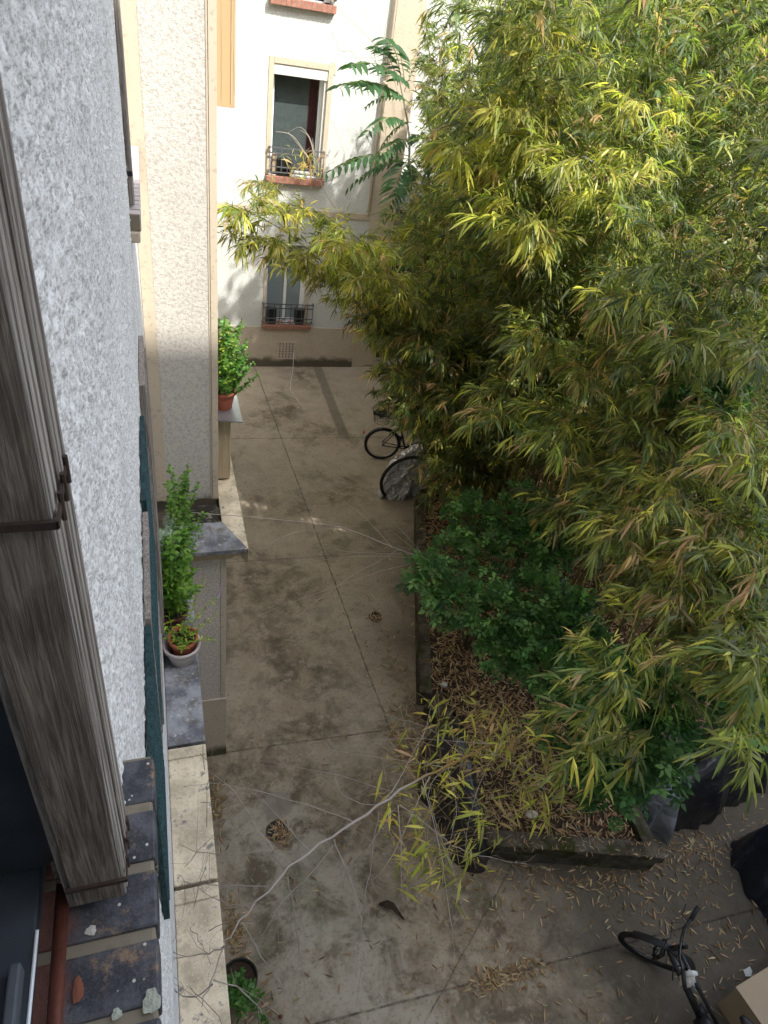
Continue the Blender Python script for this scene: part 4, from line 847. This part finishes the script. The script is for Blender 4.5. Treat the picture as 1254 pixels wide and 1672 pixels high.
for px, py, sx, sy, n in ((700, 1200, .12, .35, 420), (665, 1230, .12, .34, 460), (640, 1330, .12, .2, 70), (840, 1590, .18, .05, 150), (800, 1600, .07, .05, 90), (900, 1450, .35, .12, 60), (1000, 1450, .35, .2, 80), (1060, 1480, .3, .25, 100), (820, 1430, .5, .06, 60), (1000, 1430, .5, .05, 60), (1090, 1400, .4, .1, 170), (1150, 1400, .3, .2, 160),
                         (385, 1520, .05, .14, 190), (355, 1320, .02, .2, 110), (455, 1358, .055, .055, 90), (462, 1372, .03, .06, 30), (614, 1008, .05, .05, 45), (1200, 1650, .3, .2, 60), (920, 1640, .5, .3, 70), (650, 1100, .08, .7, 130), (685, 1050, .05, .9, 110), (1230, 1380, .3, .3, 160), (800, 1500, .5, .3, 70), (420, 1650, .12, .1, 50), (500, 1460, .3, .3, 20), (1180, 1540, .3, .2, 70)):
    c = atz(px, py, 0); clump(c.x, c.y, sx, sy, n)
n = 900; X.extend(RNG.uniform(.6, 6.5, n)); Y.extend(RNG.uniform(.4, 11, n)**1.0); X = np.array(X); Y = np.array(Y)
k = ~inpoly(X, Y, BED) & (RNG.random(len(X)) < np.where((X < 2.2) & (Y > 4.4), .35, 1.0)) & (X > .15) & (X < 7.5) & ((X > .47) | (Y < 4.3)); X = X[k]; Y = Y[k]
litter(len(X), X, Y, .0, 'leaf_litter', 'dry bamboo leaves scattered and drifted on the concrete yard', .082)
k = 330; kx = np.concatenate([np.linspace(2.86, 4.7, k)]); ky = 2.70+(kx-2.86)*(-.2935)+RNG.uniform(-.09, .09, k); sel = RNG.random(k) < .35
litter(sel.sum(), kx[sel], ky[sel], .34, 'leaf_litter', 'few dry leaves caught along the front edge of the bed', .06)
#OBJECTS
# ================================================================== POTS AND POT PLANTS
def pot(label, c, r, h, mat, cat='plant pot', rim=.014, soil=True, name='plant_pot', taper=.72):
    t = thing(name, label, cat, c); s = MB()
    s.lathe([(.001, 0), (r*taper, 0), (r*(taper+1)/2, h*.5), (r*.97, h*.82), (r+rim*.4, h*.82), (r+rim*.5, h), (r-rim*.4, h), (r-rim, h*.86), (r*.8, h*.80)], c, 36)
    s.build('pot_body', mat, t, True)
    if soil: s = MB(); s.lathe([(r*.93, h*.87), (r*.5, h*.9), (.001, h*.89)], c, 24); s.build('soil', M['soil'], t, True)
    return t
def stem_plant(label, c, stems, leafL, leafW, pal, name='potted_plant', cat='plant', gap=.035, group=None, droop=.3, wts=None, broad=True, per=2, spread=1.0, thin=.0022):
    """stems: list of (dx,dy,height,lean)"""
    t = thing(name, label, cat, c, group); wi = Wire(); P = []; D = []
    for dx, dy, h, lx, ly in stems:
        b = np.array(c, float)+np.array([dx, dy, 0]); e = b+np.array([lx, ly, h]); q = bez(b, (b+e)/2+np.array([lx*.05, ly*.05, h*.25])+RNG.normal(size=3)*.02, e, 10); wi.tube(q, thin, thin*.45, np.array(pal[0])*.8+.03, 4)
        L = np.linalg.norm(e-b); k = int(L/gap)
        for i in range(k):
            f = (i+.5)/k
            if f < .08: continue
            j = f*9; i0 = min(int(j), 8); p = q[i0]+(q[i0+1]-q[i0])*(j-i0); a0 = i*1.57+RNG.normal()*.4
            for m_ in range(per): a = a0+m_*2*np.pi/per; P.append(p); D.append([math.cos(a)*spread, math.sin(a)*spread, RNG.uniform(.1, .8)])
        P.append(q[-1]); D.append([0, 0, 1.0])
    P = np.array(P); D = unit(np.array(D)); n = len(P); Ls = leafL*RNG.uniform(.6, 1.2, n)
    V, Fc, fs, cv = leaf_geo(P, D, Ls, Ls*leafW, pick(n, wts or [1]*len(pal), np.array(pal), .15), droop); fastmesh('foliage', V, Fc, fs, M['leaf_broad' if broad else 'leaf'], cv, t)
    wi.build('stems', M['stem'], t); return t
def bush(n, R, h0, h1, lean=.3): return [(RNG.normal()*R*.5, RNG.normal()*R*.5, RNG.uniform(h0, h1), RNG.normal()*lean*R, RNG.normal()*lean*R) for _ in range(n)]
ZL = 3.21
pA = (.035, 3.13, ZL)
pot('wide pale mauve plastic outer pot on the slate coping, holding a terracotta pot', pA, .118, .15, M['mauve'], soil=False)
pot('terracotta pot nested in the pale mauve pot on the slate coping', (.045, 3.14, ZL+.05), .092, .15, M['terra'])
G1 = [(.10, .21, .035), (.14, .27, .04), (.20, .34, .05)]
stem_plant('low yellow green fern and cress in the front terracotta pot', (.045, 3.14, ZL+.18), bush(11, .06, .05, .16, 1.6), .045, .3, [(.20, .32, .04), (.34, .40, .04), (.12, .24, .04)], gap=.02, cat='potted plant')
stem_plant('long sprig with a lilac flower spike leaning right out of the front pot', (.06, 3.14, ZL+.17), [(0, 0, .24, .22, .12), (.02, .01, .16, .20, .04), (.0, .02, .30, .14, .22), (.01, -.02, .05, .16, -.06)], .035, .34, [(.24, .36, .05), (.36, .42, .05)], gap=.018, cat='potted plant', spread=.8)
fl = thing('flower_spike', 'small lilac flower spike above the paving at the tip of a sprig', 'flower', (.29, 3.27, ZL+.42)); wi = Wire(); wi.tube(np.array([[.28, 3.26, ZL+.41], [.30, 3.28, ZL+.45], [.315, 3.30, ZL+.52]]), .007, .002, (.42, .30, .50), 6); wi.build('petals', M['stem'], fl)
pB = (-.01, 3.42, ZL); pot('dark red pot half hidden by leaves behind the nested pots', pB, .10, .17, M['rust'])
stem_plant('tall mint like plant with bright green toothed leaves on the slate coping', (-.005, 3.42, ZL+.15), [(RNG.normal()*.035, RNG.normal()*.04, RNG.uniform(.30, .75), RNG.uniform(-.05, .16), RNG.normal()*.09) for _ in range(34)], .058, .55, G1, gap=.030, cat='potted plant')
pC = (.02, 3.72, ZL); pot('brown pot hidden under tall stems at the far end of the slate coping', pC, .10, .18, M['terra'])
stem_plant('tallest green stems of the coping plants, reaching up to the wing ledge', (.03, 3.74, ZL+.16), [(RNG.normal()*.035, RNG.normal()*.05, RNG.uniform(.35, .95), RNG.uniform(-.06, .17), RNG.normal()*.09) for _ in range(34)], .046, .5, [(.09, .18, .035), (.13, .24, .04), (.17, .30, .05)], gap=.026, cat='potted plant')
stem_plant('feathery silver grey artemisia among the green pot plants', (-.005, 3.50, ZL+.55), bush(34, .06, .10, .34, .9), .042, .08, [(.36, .44, .38), (.44, .50, .42)], gap=.010, cat='potted plant', per=4, droop=.0)
pD = tuple(aty(372, 655, 5.32)); pD = (.52, 5.34, 3.877); pot('square shouldered terracotta pot on the zinc flashing of the wing', pD, .105, .17, M['terra'])
stem_plant('leafy green herb with upright lime tipped shoots in the pot on the zinc flashing', (.52, 5.34, 4.02), [(RNG.normal()*.04, RNG.normal()*.05, RNG.uniform(.15, .72), RNG.uniform(-.05, .13), RNG.normal()*.10) for _ in range(36)], .05, .5, [(.07, .17, .03), (.10, .22, .035), (.26, .36, .04)], gap=.024, cat='potted plant', wts=[3, 3, 1.4])
stem_plant('separate drooping green shoot to the right in the zinc flashing pot', (.58, 5.34, 4.0), [(RNG.normal()*.03, RNG.normal()*.04, RNG.uniform(.10, .48), RNG.uniform(.05, .17), RNG.normal()*.08) for _ in range(18)], .045, .5, [(.06, .15, .03), (.09, .20, .035)], gap=.022, cat='potted plant')
pE = atz(378, 1625, .0); pE = (.335, 2.03, 0); pot('black plastic pot on the concrete against the coping at the bottom edge', pE, .15, .30, M['black_plastic'])
stem_plant('leafy dark green plant in the black pot at the bottom edge', (.325, 1.97, .26), [(RNG.normal()*.05, RNG.normal()*.06-.02, RNG.uniform(.08, .30), RNG.normal()*.08, -abs(RNG.normal()*.12)) for _ in range(30)], .065, .5, [(.05, .14, .03), (.09, .21, .045), (.13, .27, .07)], gap=.03, cat='potted plant')
# ================================================================== BICYCLES
def bicycle(label, front, heading, steer, basket=False, step=False, drop=0):
    """front: ground point under the front hub; heading: unit vector angle of travel"""
    R = .335; WB = 1.06; t = thing('bicycle', label, 'bicycle', (front[0], front[1], 0))
    A = Matrix.Translation((front[0], front[1], 0)) @ Matrix.Rotation(heading, 4, 'Z') @ Matrix.Rotation(-.12 if not basket else 0, 4, 'X') @ Matrix.Translation((-WB, 0, 0))
    head = Vector((WB-.10, 0, .84)); foot = Vector((WB-.045, 0, .62)); axis = (head-foot).normalized()
    S = A @ Matrix.Translation(foot) @ Matrix.Rotation(steer, 4, axis) @ Matrix.Translation(-foot)
    def P(mx, *p): return mx @ Vector(p)
    def wheel(mx, x):
        w_ = MB(); ax = (mx.to_3x3() @ Vector((0, 1, 0))); c = P(mx, x, 0, R); w_.torus(c, R-.022, .024, ax, 48, 10); w_ = w_.build('wheel', M['rubber'], t, True)
        r = MB(); r.torus(c, R-.052, .010, ax, 44, 6); r.build('rim', M['black_paint'] if not basket else M['steel'], w_, True)
        s = MB(); u = ax.orthogonal().normalized(); v = ax.cross(u)
        for k in range(28):
            q = 2*math.pi*k/28; e = c+(u*math.cos(q)+v*math.sin(q))*(R-.055); s.tube([c+ax*(.028 if k % 2 else -.028), e], .0012, 4)
        s.tube([c-ax*.04, c+ax*.04], .02, 12); s.build('spokes', M['steel'] if basket else M['dark_iron'], w_, True)
    wheel(A, 0); wheel(S, WB)
    bb = Vector((.44, 0, .29)); st = Vector((.27, 0, .78)); hub = Vector((0, 0, R)); dt = foot+Vector((-.02, 0, .02)); tt = head+Vector((-.01, 0, -.05))
    f = MB(); fat = .022 if basket else .033
    f.tube([A @ dt, A @ bb], fat, 14); f.tube([A @ (st if not step else Vector((.36, 0, .5))), A @ tt], .018, 12); f.tube([A @ bb, A @ st], .018, 12); f.tube([A @ foot, A @ head], .024, 14)
    for sy in (-.06, .06):
        h2 = hub+Vector((0, sy, 0)); f.tube([A @ h2, A @ (bb+Vector((0, sy*.5, 0)))], .010, 8); f.tube([A @ h2, A @ (st+Vector((0, sy*.3, -.06)))], .009, 8)
    f.build('frame', M['black_paint'], t, True)
    if not basket: s = MB(); s.tube([A @ (bb+Vector((0, -.05, .02))), A @ (bb+Vector((0, .05, .02)))], .085, 18); s.build('motor', M['black_plastic'], t, True)
    f = MB(); hb = Vector((WB, 0, R))
    for sy in (-.062, .062): f.tube([S @ (hb+Vector((0, sy, 0))), S @ (foot+Vector((.03, sy, -.02)))], .017, 12)
    f.tube([S @ (foot+Vector((.03, -.062, -.02))), S @ (foot+Vector((.03, .062, -.02)))], .022, 10); f.build('fork', M['black_paint'], t, True)
    h = MB(); top = head+axis*.10; cl = top+Vector((.05, 0, .03)); h.tube([S @ head, S @ top, S @ cl], .018, 12)
    W_ = .31; pts = [(-.07, W_, .05), (-.03, W_-.12, .05), (.0, .12, .03), (0, .05, 0), (0, -.05, 0), (.0, -.12, .03), (-.03, -W_+.12, .05), (-.07, -W_, .05)]
    h.tube([S @ (cl+Vector(p)) for p in pts], .0125, 10); hb_ = h.build('handlebar', M['black_paint'], t, True)
    for s_ in (1, -1):
        g_ = MB(); g_.tube([S @ (cl+Vector((-.035, s_*(W_-.11), .05))), S @ (cl+Vector((-.075, s_*(W_+.015), .05)))], .018, 12); g_.build('grip', M['rubber'], hb_, True)
        g_ = MB(); g_.tube([S @ (cl+Vector((-.02, s_*(W_-.13), .045))), S @ (cl+Vector((.035, s_*(W_-.10), .03))), S @ (cl+Vector((.02, s_*(W_-.0), .03)))], .006, 8); g_.build('brake_lever', M['steel'] if basket else M['dark_iron'], hb_, True)
    c = MB(); c.tube([S @ (cl+Vector((0, .16, .04))), S @ (cl+Vector((.12, .08, .06))), S @ (cl+Vector((.10, .0, -.06))), A @ (foot+Vector((.02, .02, -.05)))], .003, 6)
    c.tube([S @ (cl+Vector((0, -.16, .04))), S @ (cl+Vector((.11, -.10, .07))), S @ (cl+Vector((.07, -.02, -.08))), S @ (Vector((WB+.02, -.06, .40)))], .003, 6); c.build('cable', M['black_plastic'], t, True)
    sd_ = MB(); sp_ = st+Vector((-.045, 0, .16)); sd_.tube([A @ st, A @ sp_], .013, 10); sd_ = sd_.build('seat_post', M['steel'], t, True)
    s = MB(); secs = []
    for i in range(13):
        u_ = i/12; x = sp_.x-.13+.28*u_; wd = .080*(1-u_)**.6*(.6+.4*min(1, u_*6))+.016; z = sp_.z+.035+.018*(1-u_)**2-.012*u_; secs.append((x, wd, z))
    vs = []; n = 12
    for x, wd, z in secs:
        for k in range(n): q = 2*math.pi*k/n; vs.append(A @ Vector((x, wd*math.cos(q), z+(.020+.012*(1-abs(math.cos(q))))*math.sin(q))))
    fs = [(i*n+k, i*n+(k+1) % n, (i+1)*n+(k+1) % n, (i+1)*n+k) for i in range(12) for k in range(n)]+[tuple(range(n-1, -1, -1)), tuple(12*n+k for k in range(n))]
    s.add(vs, fs); s.build('saddle', M['black_plastic'] if not basket else M['rubber'], t, True)
    cr = MB(); ax = (A.to_3x3() @ Vector((0, 1, 0))); cr.torus(A @ bb, .085, .006, ax, 28, 6)
    for s_, q in ((1, 2.2), (-1, 2.2+math.pi)):
        e = bb+Vector((.165*math.cos(q), s_*.09, .165*math.sin(q))); cr.tube([A @ (bb+Vector((0, s_*.07, 0))), A @ e], .011, 8); cr.box(e.x-.045, e.x+.045, min(e.y, e.y+s_*.09), max(e.y, e.y+s_*.09), e.z-.010, e.z+.010, M=A)
    cr.build('crankset', M['dark_iron'], t, True)
    for mx, x0, nm in ((A, 0, 'mudguard'), (S, WB, 'mudguard')):
        g_ = MB(); vs = []; fs = []; n = 16
        a0, a1 = ((-.2, 2.9) if x0 == 0 else (.75, 3.0))
        for i in range(n+1):
            q = a0+(a1-a0)*i/n
            for yy, rr in ((-.032, R+.006), (0, R+.018), (.032, R+.006)): vs.append(mx @ Vector((x0+rr*math.cos(q), yy, R+rr*math.sin(q))))
        for i in range(n):
            for k in range(2): fs.append((i*3+k, i*3+k+1, i*3+3+k+1, i*3+3+k))
        g_.add(vs, fs); g_.build(nm, M['black_plastic'], t, True)
    if basket:
        b = MB(); B = A @ Matrix.Translation((-.08, 0, .80)); n = 20
        for k, (rx, ry, z) in enumerate(((.13, .11, 0), (.15, .13, .08), (.17, .15, .16), (.19, .165, .24))):
            b.tube([B @ Vector((rx*math.cos(2*math.pi*i/n), ry*math.sin(2*math.pi*i/n), z)) for i in range(n+1)], .006 if k == 3 else .003, 5)
        for i in range(n): q = 2*math.pi*i/n; b.tube([B @ Vector((.13*math.cos(q), .11*math.sin(q), 0)), B @ Vector((.19*math.cos(q), .165*math.sin(q), .24))], .003, 4)
        vs = [B @ Vector((.17*math.cos(2*math.pi*i/n), .15*math.sin(2*math.pi*i/n), .18+.02*math.sin(i*2.1))) for i in range(n)]+[B @ Vector((0, 0, .10))]
        b.add(vs, [(i, (i+1) % n, n) for i in range(n)]); b.build('basket', M['rubber'], t)
        r = MB(); r.lathe([(0, 0), (.03, .0), (.03, .02), (0, .025)], A @ Vector((-.36, 0, .55)), 14, M=A.to_3x3().to_4x4() @ Matrix.Rotation(-math.pi/2, 4, 'Y')); r.build('reflector', M['red_refl'], t, True)
    else:
        s = MB(); s.box(.30, .43, -.024, .024, .0, .03, M=A @ Matrix.Translation((.36, 0, .60)) @ Matrix.Rotation(.0, 4, 'Y')) ; s.build('display', M['steel'], t, bevel=.004)
    return t
bicycle('black bicycle with its front wheel turned, standing beside the beige board at the bottom right', (4.10, 1.34), math.atan2(.95, -.22), math.radians(36), step=True)
bicycle('dark bicycle with a rear wicker basket, parked beyond the silver cover', (4.9, 9.75), math.radians(-12), .2, basket=True)
# white rag hanging on the bike
def blob(name, mat, c, rx, ry, rz, label, cat, seed=1, n=16, m=10, amp=.2, fr=3.):
    s = MB(); vs = []
    for i in range(m+1):
        for k in range(n):
            th_ = math.pi*i/m; q = 2*math.pi*k/n; d = Vector((math.sin(th_)*math.cos(q), math.sin(th_)*math.sin(q), math.cos(th_)))
            w_ = 1+amp*(math.sin(d.x*fr*2+seed)*math.cos(d.y*fr*1.7+seed*2)+.5*math.sin(d.z*fr*3+seed)); vs.append((c[0]+d.x*rx*w_, c[1]+d.y*ry*w_, c[2]+d.z*rz*w_))
    s.add(vs, [(i*n+k, i*n+(k+1) % n, (i+1)*n+(k+1) % n, (i+1)*n+k) for i in range(m) for k in range(n)]); o = s.build(name, mat, None, True); return tag(o, label, cat)
c = atz(1122, 1600, .72); blob('cloth', M['cloth'], c, .045, .05, .10, 'crumpled white rag tied round the frame of the black bicycle', 'rag', 3, amp=.28)
c = atz(1124, 1592, .80); s = MB(); s.tube([c+Vector((-.02, .02, -.04)), c+Vector((.02, .0, .02)), c+Vector((.07, -.01, .02))], [.022, .026, .018], 10); tag(s.build('cloth', M['white'], None, True), 'bright white strip knotted above the rag on the black bicycle', 'rag')
# ================================================================== COVERED BIKES (tarpaulins)
def tarpaulin(label, a, b, prof, wid, mat, seed=0, lean=(0, 0), name='tarpaulin', nu=90, nv=56, fold=.05, cat='tarpaulin', z0=.0, mats=None, flare=1.0, cr=.07):
    """draped cover from a to b; prof(u)->height, wid(u)->half width"""
    a = np.array(a, float); b = np.array(b, float); d = b-a; L = np.linalg.norm(d); d /= L; nrm = np.array([-d[1], d[0]]); rs = np.random.default_rng(seed); ph = rs.uniform(0, 6.28, 12)
    V = []
    for i in range(nu+1):
        u = i/nu; h = prof(u); wd = wid(u)
        for j in range(nv+1):
            q = -1+2*j/nv; aq = abs(q); e = .30
            if aq < e: off = q/e*.14*wd*2; z = h-(.06*(q/e)**2)*h
            else:
                f = (aq-e)/(1-e); off = math.copysign(.28*wd+(wd-.28*wd)*f**.8, q); z = h*(.94*(1-f))+z0
            k = min(1, (1-z/h)*1.3) if h > .01 else 0
            fo = fold*k*(math.sin(u*L*13+ph[0]+2.2*math.sin(u*6+ph[1]+q))+.35*math.sin(u*L*27+ph[2]+q*3)+.5*math.sin(u*L*9+q*5+ph[3]))
            cr_ = fold*cr*(math.sin(u*41*L+q*9+ph[4])*math.sin(q*21+u*13+ph[5])+math.sin(u*23-q*17+ph[6]))
            o_ = off*(1+.0)+math.copysign(1, q)*fo+cr_; x = a+d*(u*L+fo*.5)+nrm*(o_)+np.array(lean)*z
            V.append((x[0], x[1], max(.006, z+cr_*.8)))
    n = nv+1; Fc = [(i*n+j, i*n+j+1, (i+1)*n+j+1, (i+1)*n+j) for i in range(nu) for j in range(nv)]
    s = MB(); s.add(V, Fc); 
    for i in (0, nu): pass
    o = s.build(name, mats or mat, None, True)
    return tag(o, label, cat), V, n
def bump_prof(pts): xs, ys = zip(*pts); return lambda u: float(np.interp(u, xs, ys))
tarpaulin('narrow black tarpaulin over a bicycle leaning on the front left corner of the bed', (2.80, 2.48), (2.84, 4.05), bump_prof([(0, .03), (.03, .35), (.12, .62), (.3, .78), (.5, .92), (.62, .98), (.75, .95), (.88, .7), (.96, .45), (1, .03)]), bump_prof([(0, .07), (.1, .20), (.4, .29), (.6, .33), (.9, .24), (1, .08)]), M['tarp_black'], 4, (-.08, .0), fold=.016)
tarpaulin('large black tarpaulin over a motorcycle standing against the right part of the bed', (4.95, 2.62), (6.95, 3.05), bump_prof([(0, .03), (.04, .42), (.14, .72), (.35, .95), (.5, 1.02), (.62, .92), (.8, .9), (.93, .6), (1, .03)]), bump_prof([(0, .1), (.15, .30), (.5, .36), (.85, .32), (1, .1)]), M['tarp_black'], 9, fold=.05)
tarpaulin('crumpled shiny grey sheet at the left end of the large black tarpaulin, under the shrub', (4.82, 2.78), (5.16, 2.66), bump_prof([(0, .03), (.12, .45), (.5, .66), (.85, .72), (1, .7)]), bump_prof([(0, .16), (.5, .30), (1, .33)]), M['tarp_grey'], 5, fold=.05, nu=50)
tarpaulin('faded grey sheet draped behind the black tarpaulin near the right edge', (6.35, 3.40), (7.2, 3.3), bump_prof([(0, .03), (.1, .7), (.5, 1.02), (.9, .8), (1, .03)]), bump_prof([(0, .1), (.5, .34), (1, .1)]), M['tarp_grey'], 6, fold=.045)
tarpaulin('bulky navy black cover of a scooter cut off by the right edge of the picture', (5.98, 2.18), (6.35, .5), bump_prof([(0, .03), (.05, .5), (.2, .85), (.4, 1.0), (.6, .92), (.85, .95), (.95, .6), (1, .03)]), bump_prof([(0, .18), (.15, .42), (.5, .50), (.85, .44), (1, .18)]), M['tarp_navy'], 12, fold=.05)
# silver cover with a wheel shaped black rim
sc_ = thing('bicycle_cover', 'silver grey cover with a round black hem over a bicycle by the bamboo', 'bicycle cover', (3.9, 8.9, 0))
o, V, n = tarpaulin('', (3.52, 8.80), (5.2, 9.05), bump_prof([(0, .10), (.015, .42), (.05, .62), (.12, .80), (.22, .92), (.4, 1.05), (.55, 1.08), (.8, .8), (.95, .5), (1, .05)]), bump_prof([(0, .04), (.05, .10), (.3, .17), (.7, .2), (1, .08)]), M['tarp_silver'], 21, fold=.026, z0=.02, cr=.9, name='cover_sheet')
for k_ in ('label', 'category'): del o[k_]
par(o, sc_)
s = MB(); pts = []
for i in range(26):
    q = math.radians(222-(182*i/25)); pts.append((3.93+.47*math.cos(q), 8.66, .45+.47*math.sin(q)))
pts += [(4.45, 8.80, .95), (4.6, 8.86, 1.05)]
s.tube(pts, [.028]*26+[.026, .02], 10); s.build('hem', M['rubber'], sc_, True)
# ================================================================== SMALL THINGS
bx = thing('board_box', 'beige board box, its corner showing at the bottom right beside the bicycle', 'box', (4.9, .8, 0))
A = Matrix.Translation((4.62, .89, 0)) @ Matrix.Rotation(math.radians(8), 4, 'Z'); s = MB(); s.box(0, 1.3, -1.2, 0, .003, .42, M=A); s.build('carcass', M['board'], bx, bevel=.004)
s = MB(); s.box(-.015, 1.32, -.62, .012, .423, .438, M=A); s.box(-.015, 1.32, -1.22, -.63, .423, .438, M=A); s.build('lid', M['board'], bx, bevel=.003)
c = atz(1222, 1588, .01); s = MB(); s.add([c+Vector((-.05, -.02, 0)), c+Vector((.0, -.035, .004)), c+Vector((.05, -.0, .0)), c+Vector((.045, .04, .012)), c+Vector((-.0, .035, .003)), c+Vector((-.045, .03, .008))], [(0, 1, 4, 5), (1, 2, 3, 4)]); sm = s.build('paper_scrap', M['white']); m_ = sm.modifiers.new('thick', 'SOLIDIFY'); m_.thickness = .001; tag(sm, 'small white paper scrap on the ground beside the beige board', 'paper')
c = atz(638, 1485, .02); s = MB(); path = [c+Vector(v) for v in ((-.10, .07, 0), (-.04, .05, .02), (.02, .01, .03), (.05, -.04, .015), (.10, -.12, .0))]; vs = []; wds = (.008, .03, .026, .018, .003)
for p, wd in zip(path, wds): vs += [p+Vector((wd*.7, wd, .014)), p, p+Vector((-wd*.7, -wd, .012))]
s.add(vs, [(i*3+k, i*3+k+1, i*3+3+k+1, i*3+3+k) for i in range(4) for k in range(2)]); sm = s.build('dead_leaf', M['soil'], None, True); m_ = sm.modifiers.new('thick', 'SOLIDIFY'); m_.thickness = .003; tag(sm, 'curled dark dead leaf sheath lying alone on the pale concrete', 'leaf')
blob('stone', M['stone'], (3.16, 4.62, .27), .05, .04, .035, 'rounded pale stone in the leaf litter just inside the left kerb', 'stone', 2, amp=.08)
c = atz(868, 1330, .27); blob('stone', M['stone'], c, .07, .045, .03, 'flat pale stone among the leaves near the front wall of the bed', 'stone', 5, amp=.1)
c = atz(458, 1660, .01); blob('dead_leaf', M['rust'], (c.x, c.y, .012), .018, .015, .01, 'tiny reddish brown fruit on the concrete at the bottom edge', 'fruit', 5, amp=.1)
# twigs lying on the near coping: thin dry curls
cr_ = thing('dry_twig', 'tangle of hair thin dry twigs hanging over the coping by the white wall', 'twig', (.0, 1.6, 3.25))
for k in range(9):
    a = (RNG.uniform(-.04, .16), RNG.uniform(1.05, 2.4), RNG.uniform(3.24, 3.5)); wi = Wire(); b = (a[0]+RNG.uniform(-.12, .3), a[1]+RNG.uniform(-.5, .4), a[2]+RNG.uniform(-.03, .35)); wi.tube(bez(a, ((a[0]+b[0])/2, (a[1]+b[1])/2, a[2]+RNG.uniform(.0, .35)), b, 9)+RNG.normal(size=(9, 3))*.004, .0018, .0008, (.13, .10, .07), 4); wi.build('twig', M['stem'], cr_)
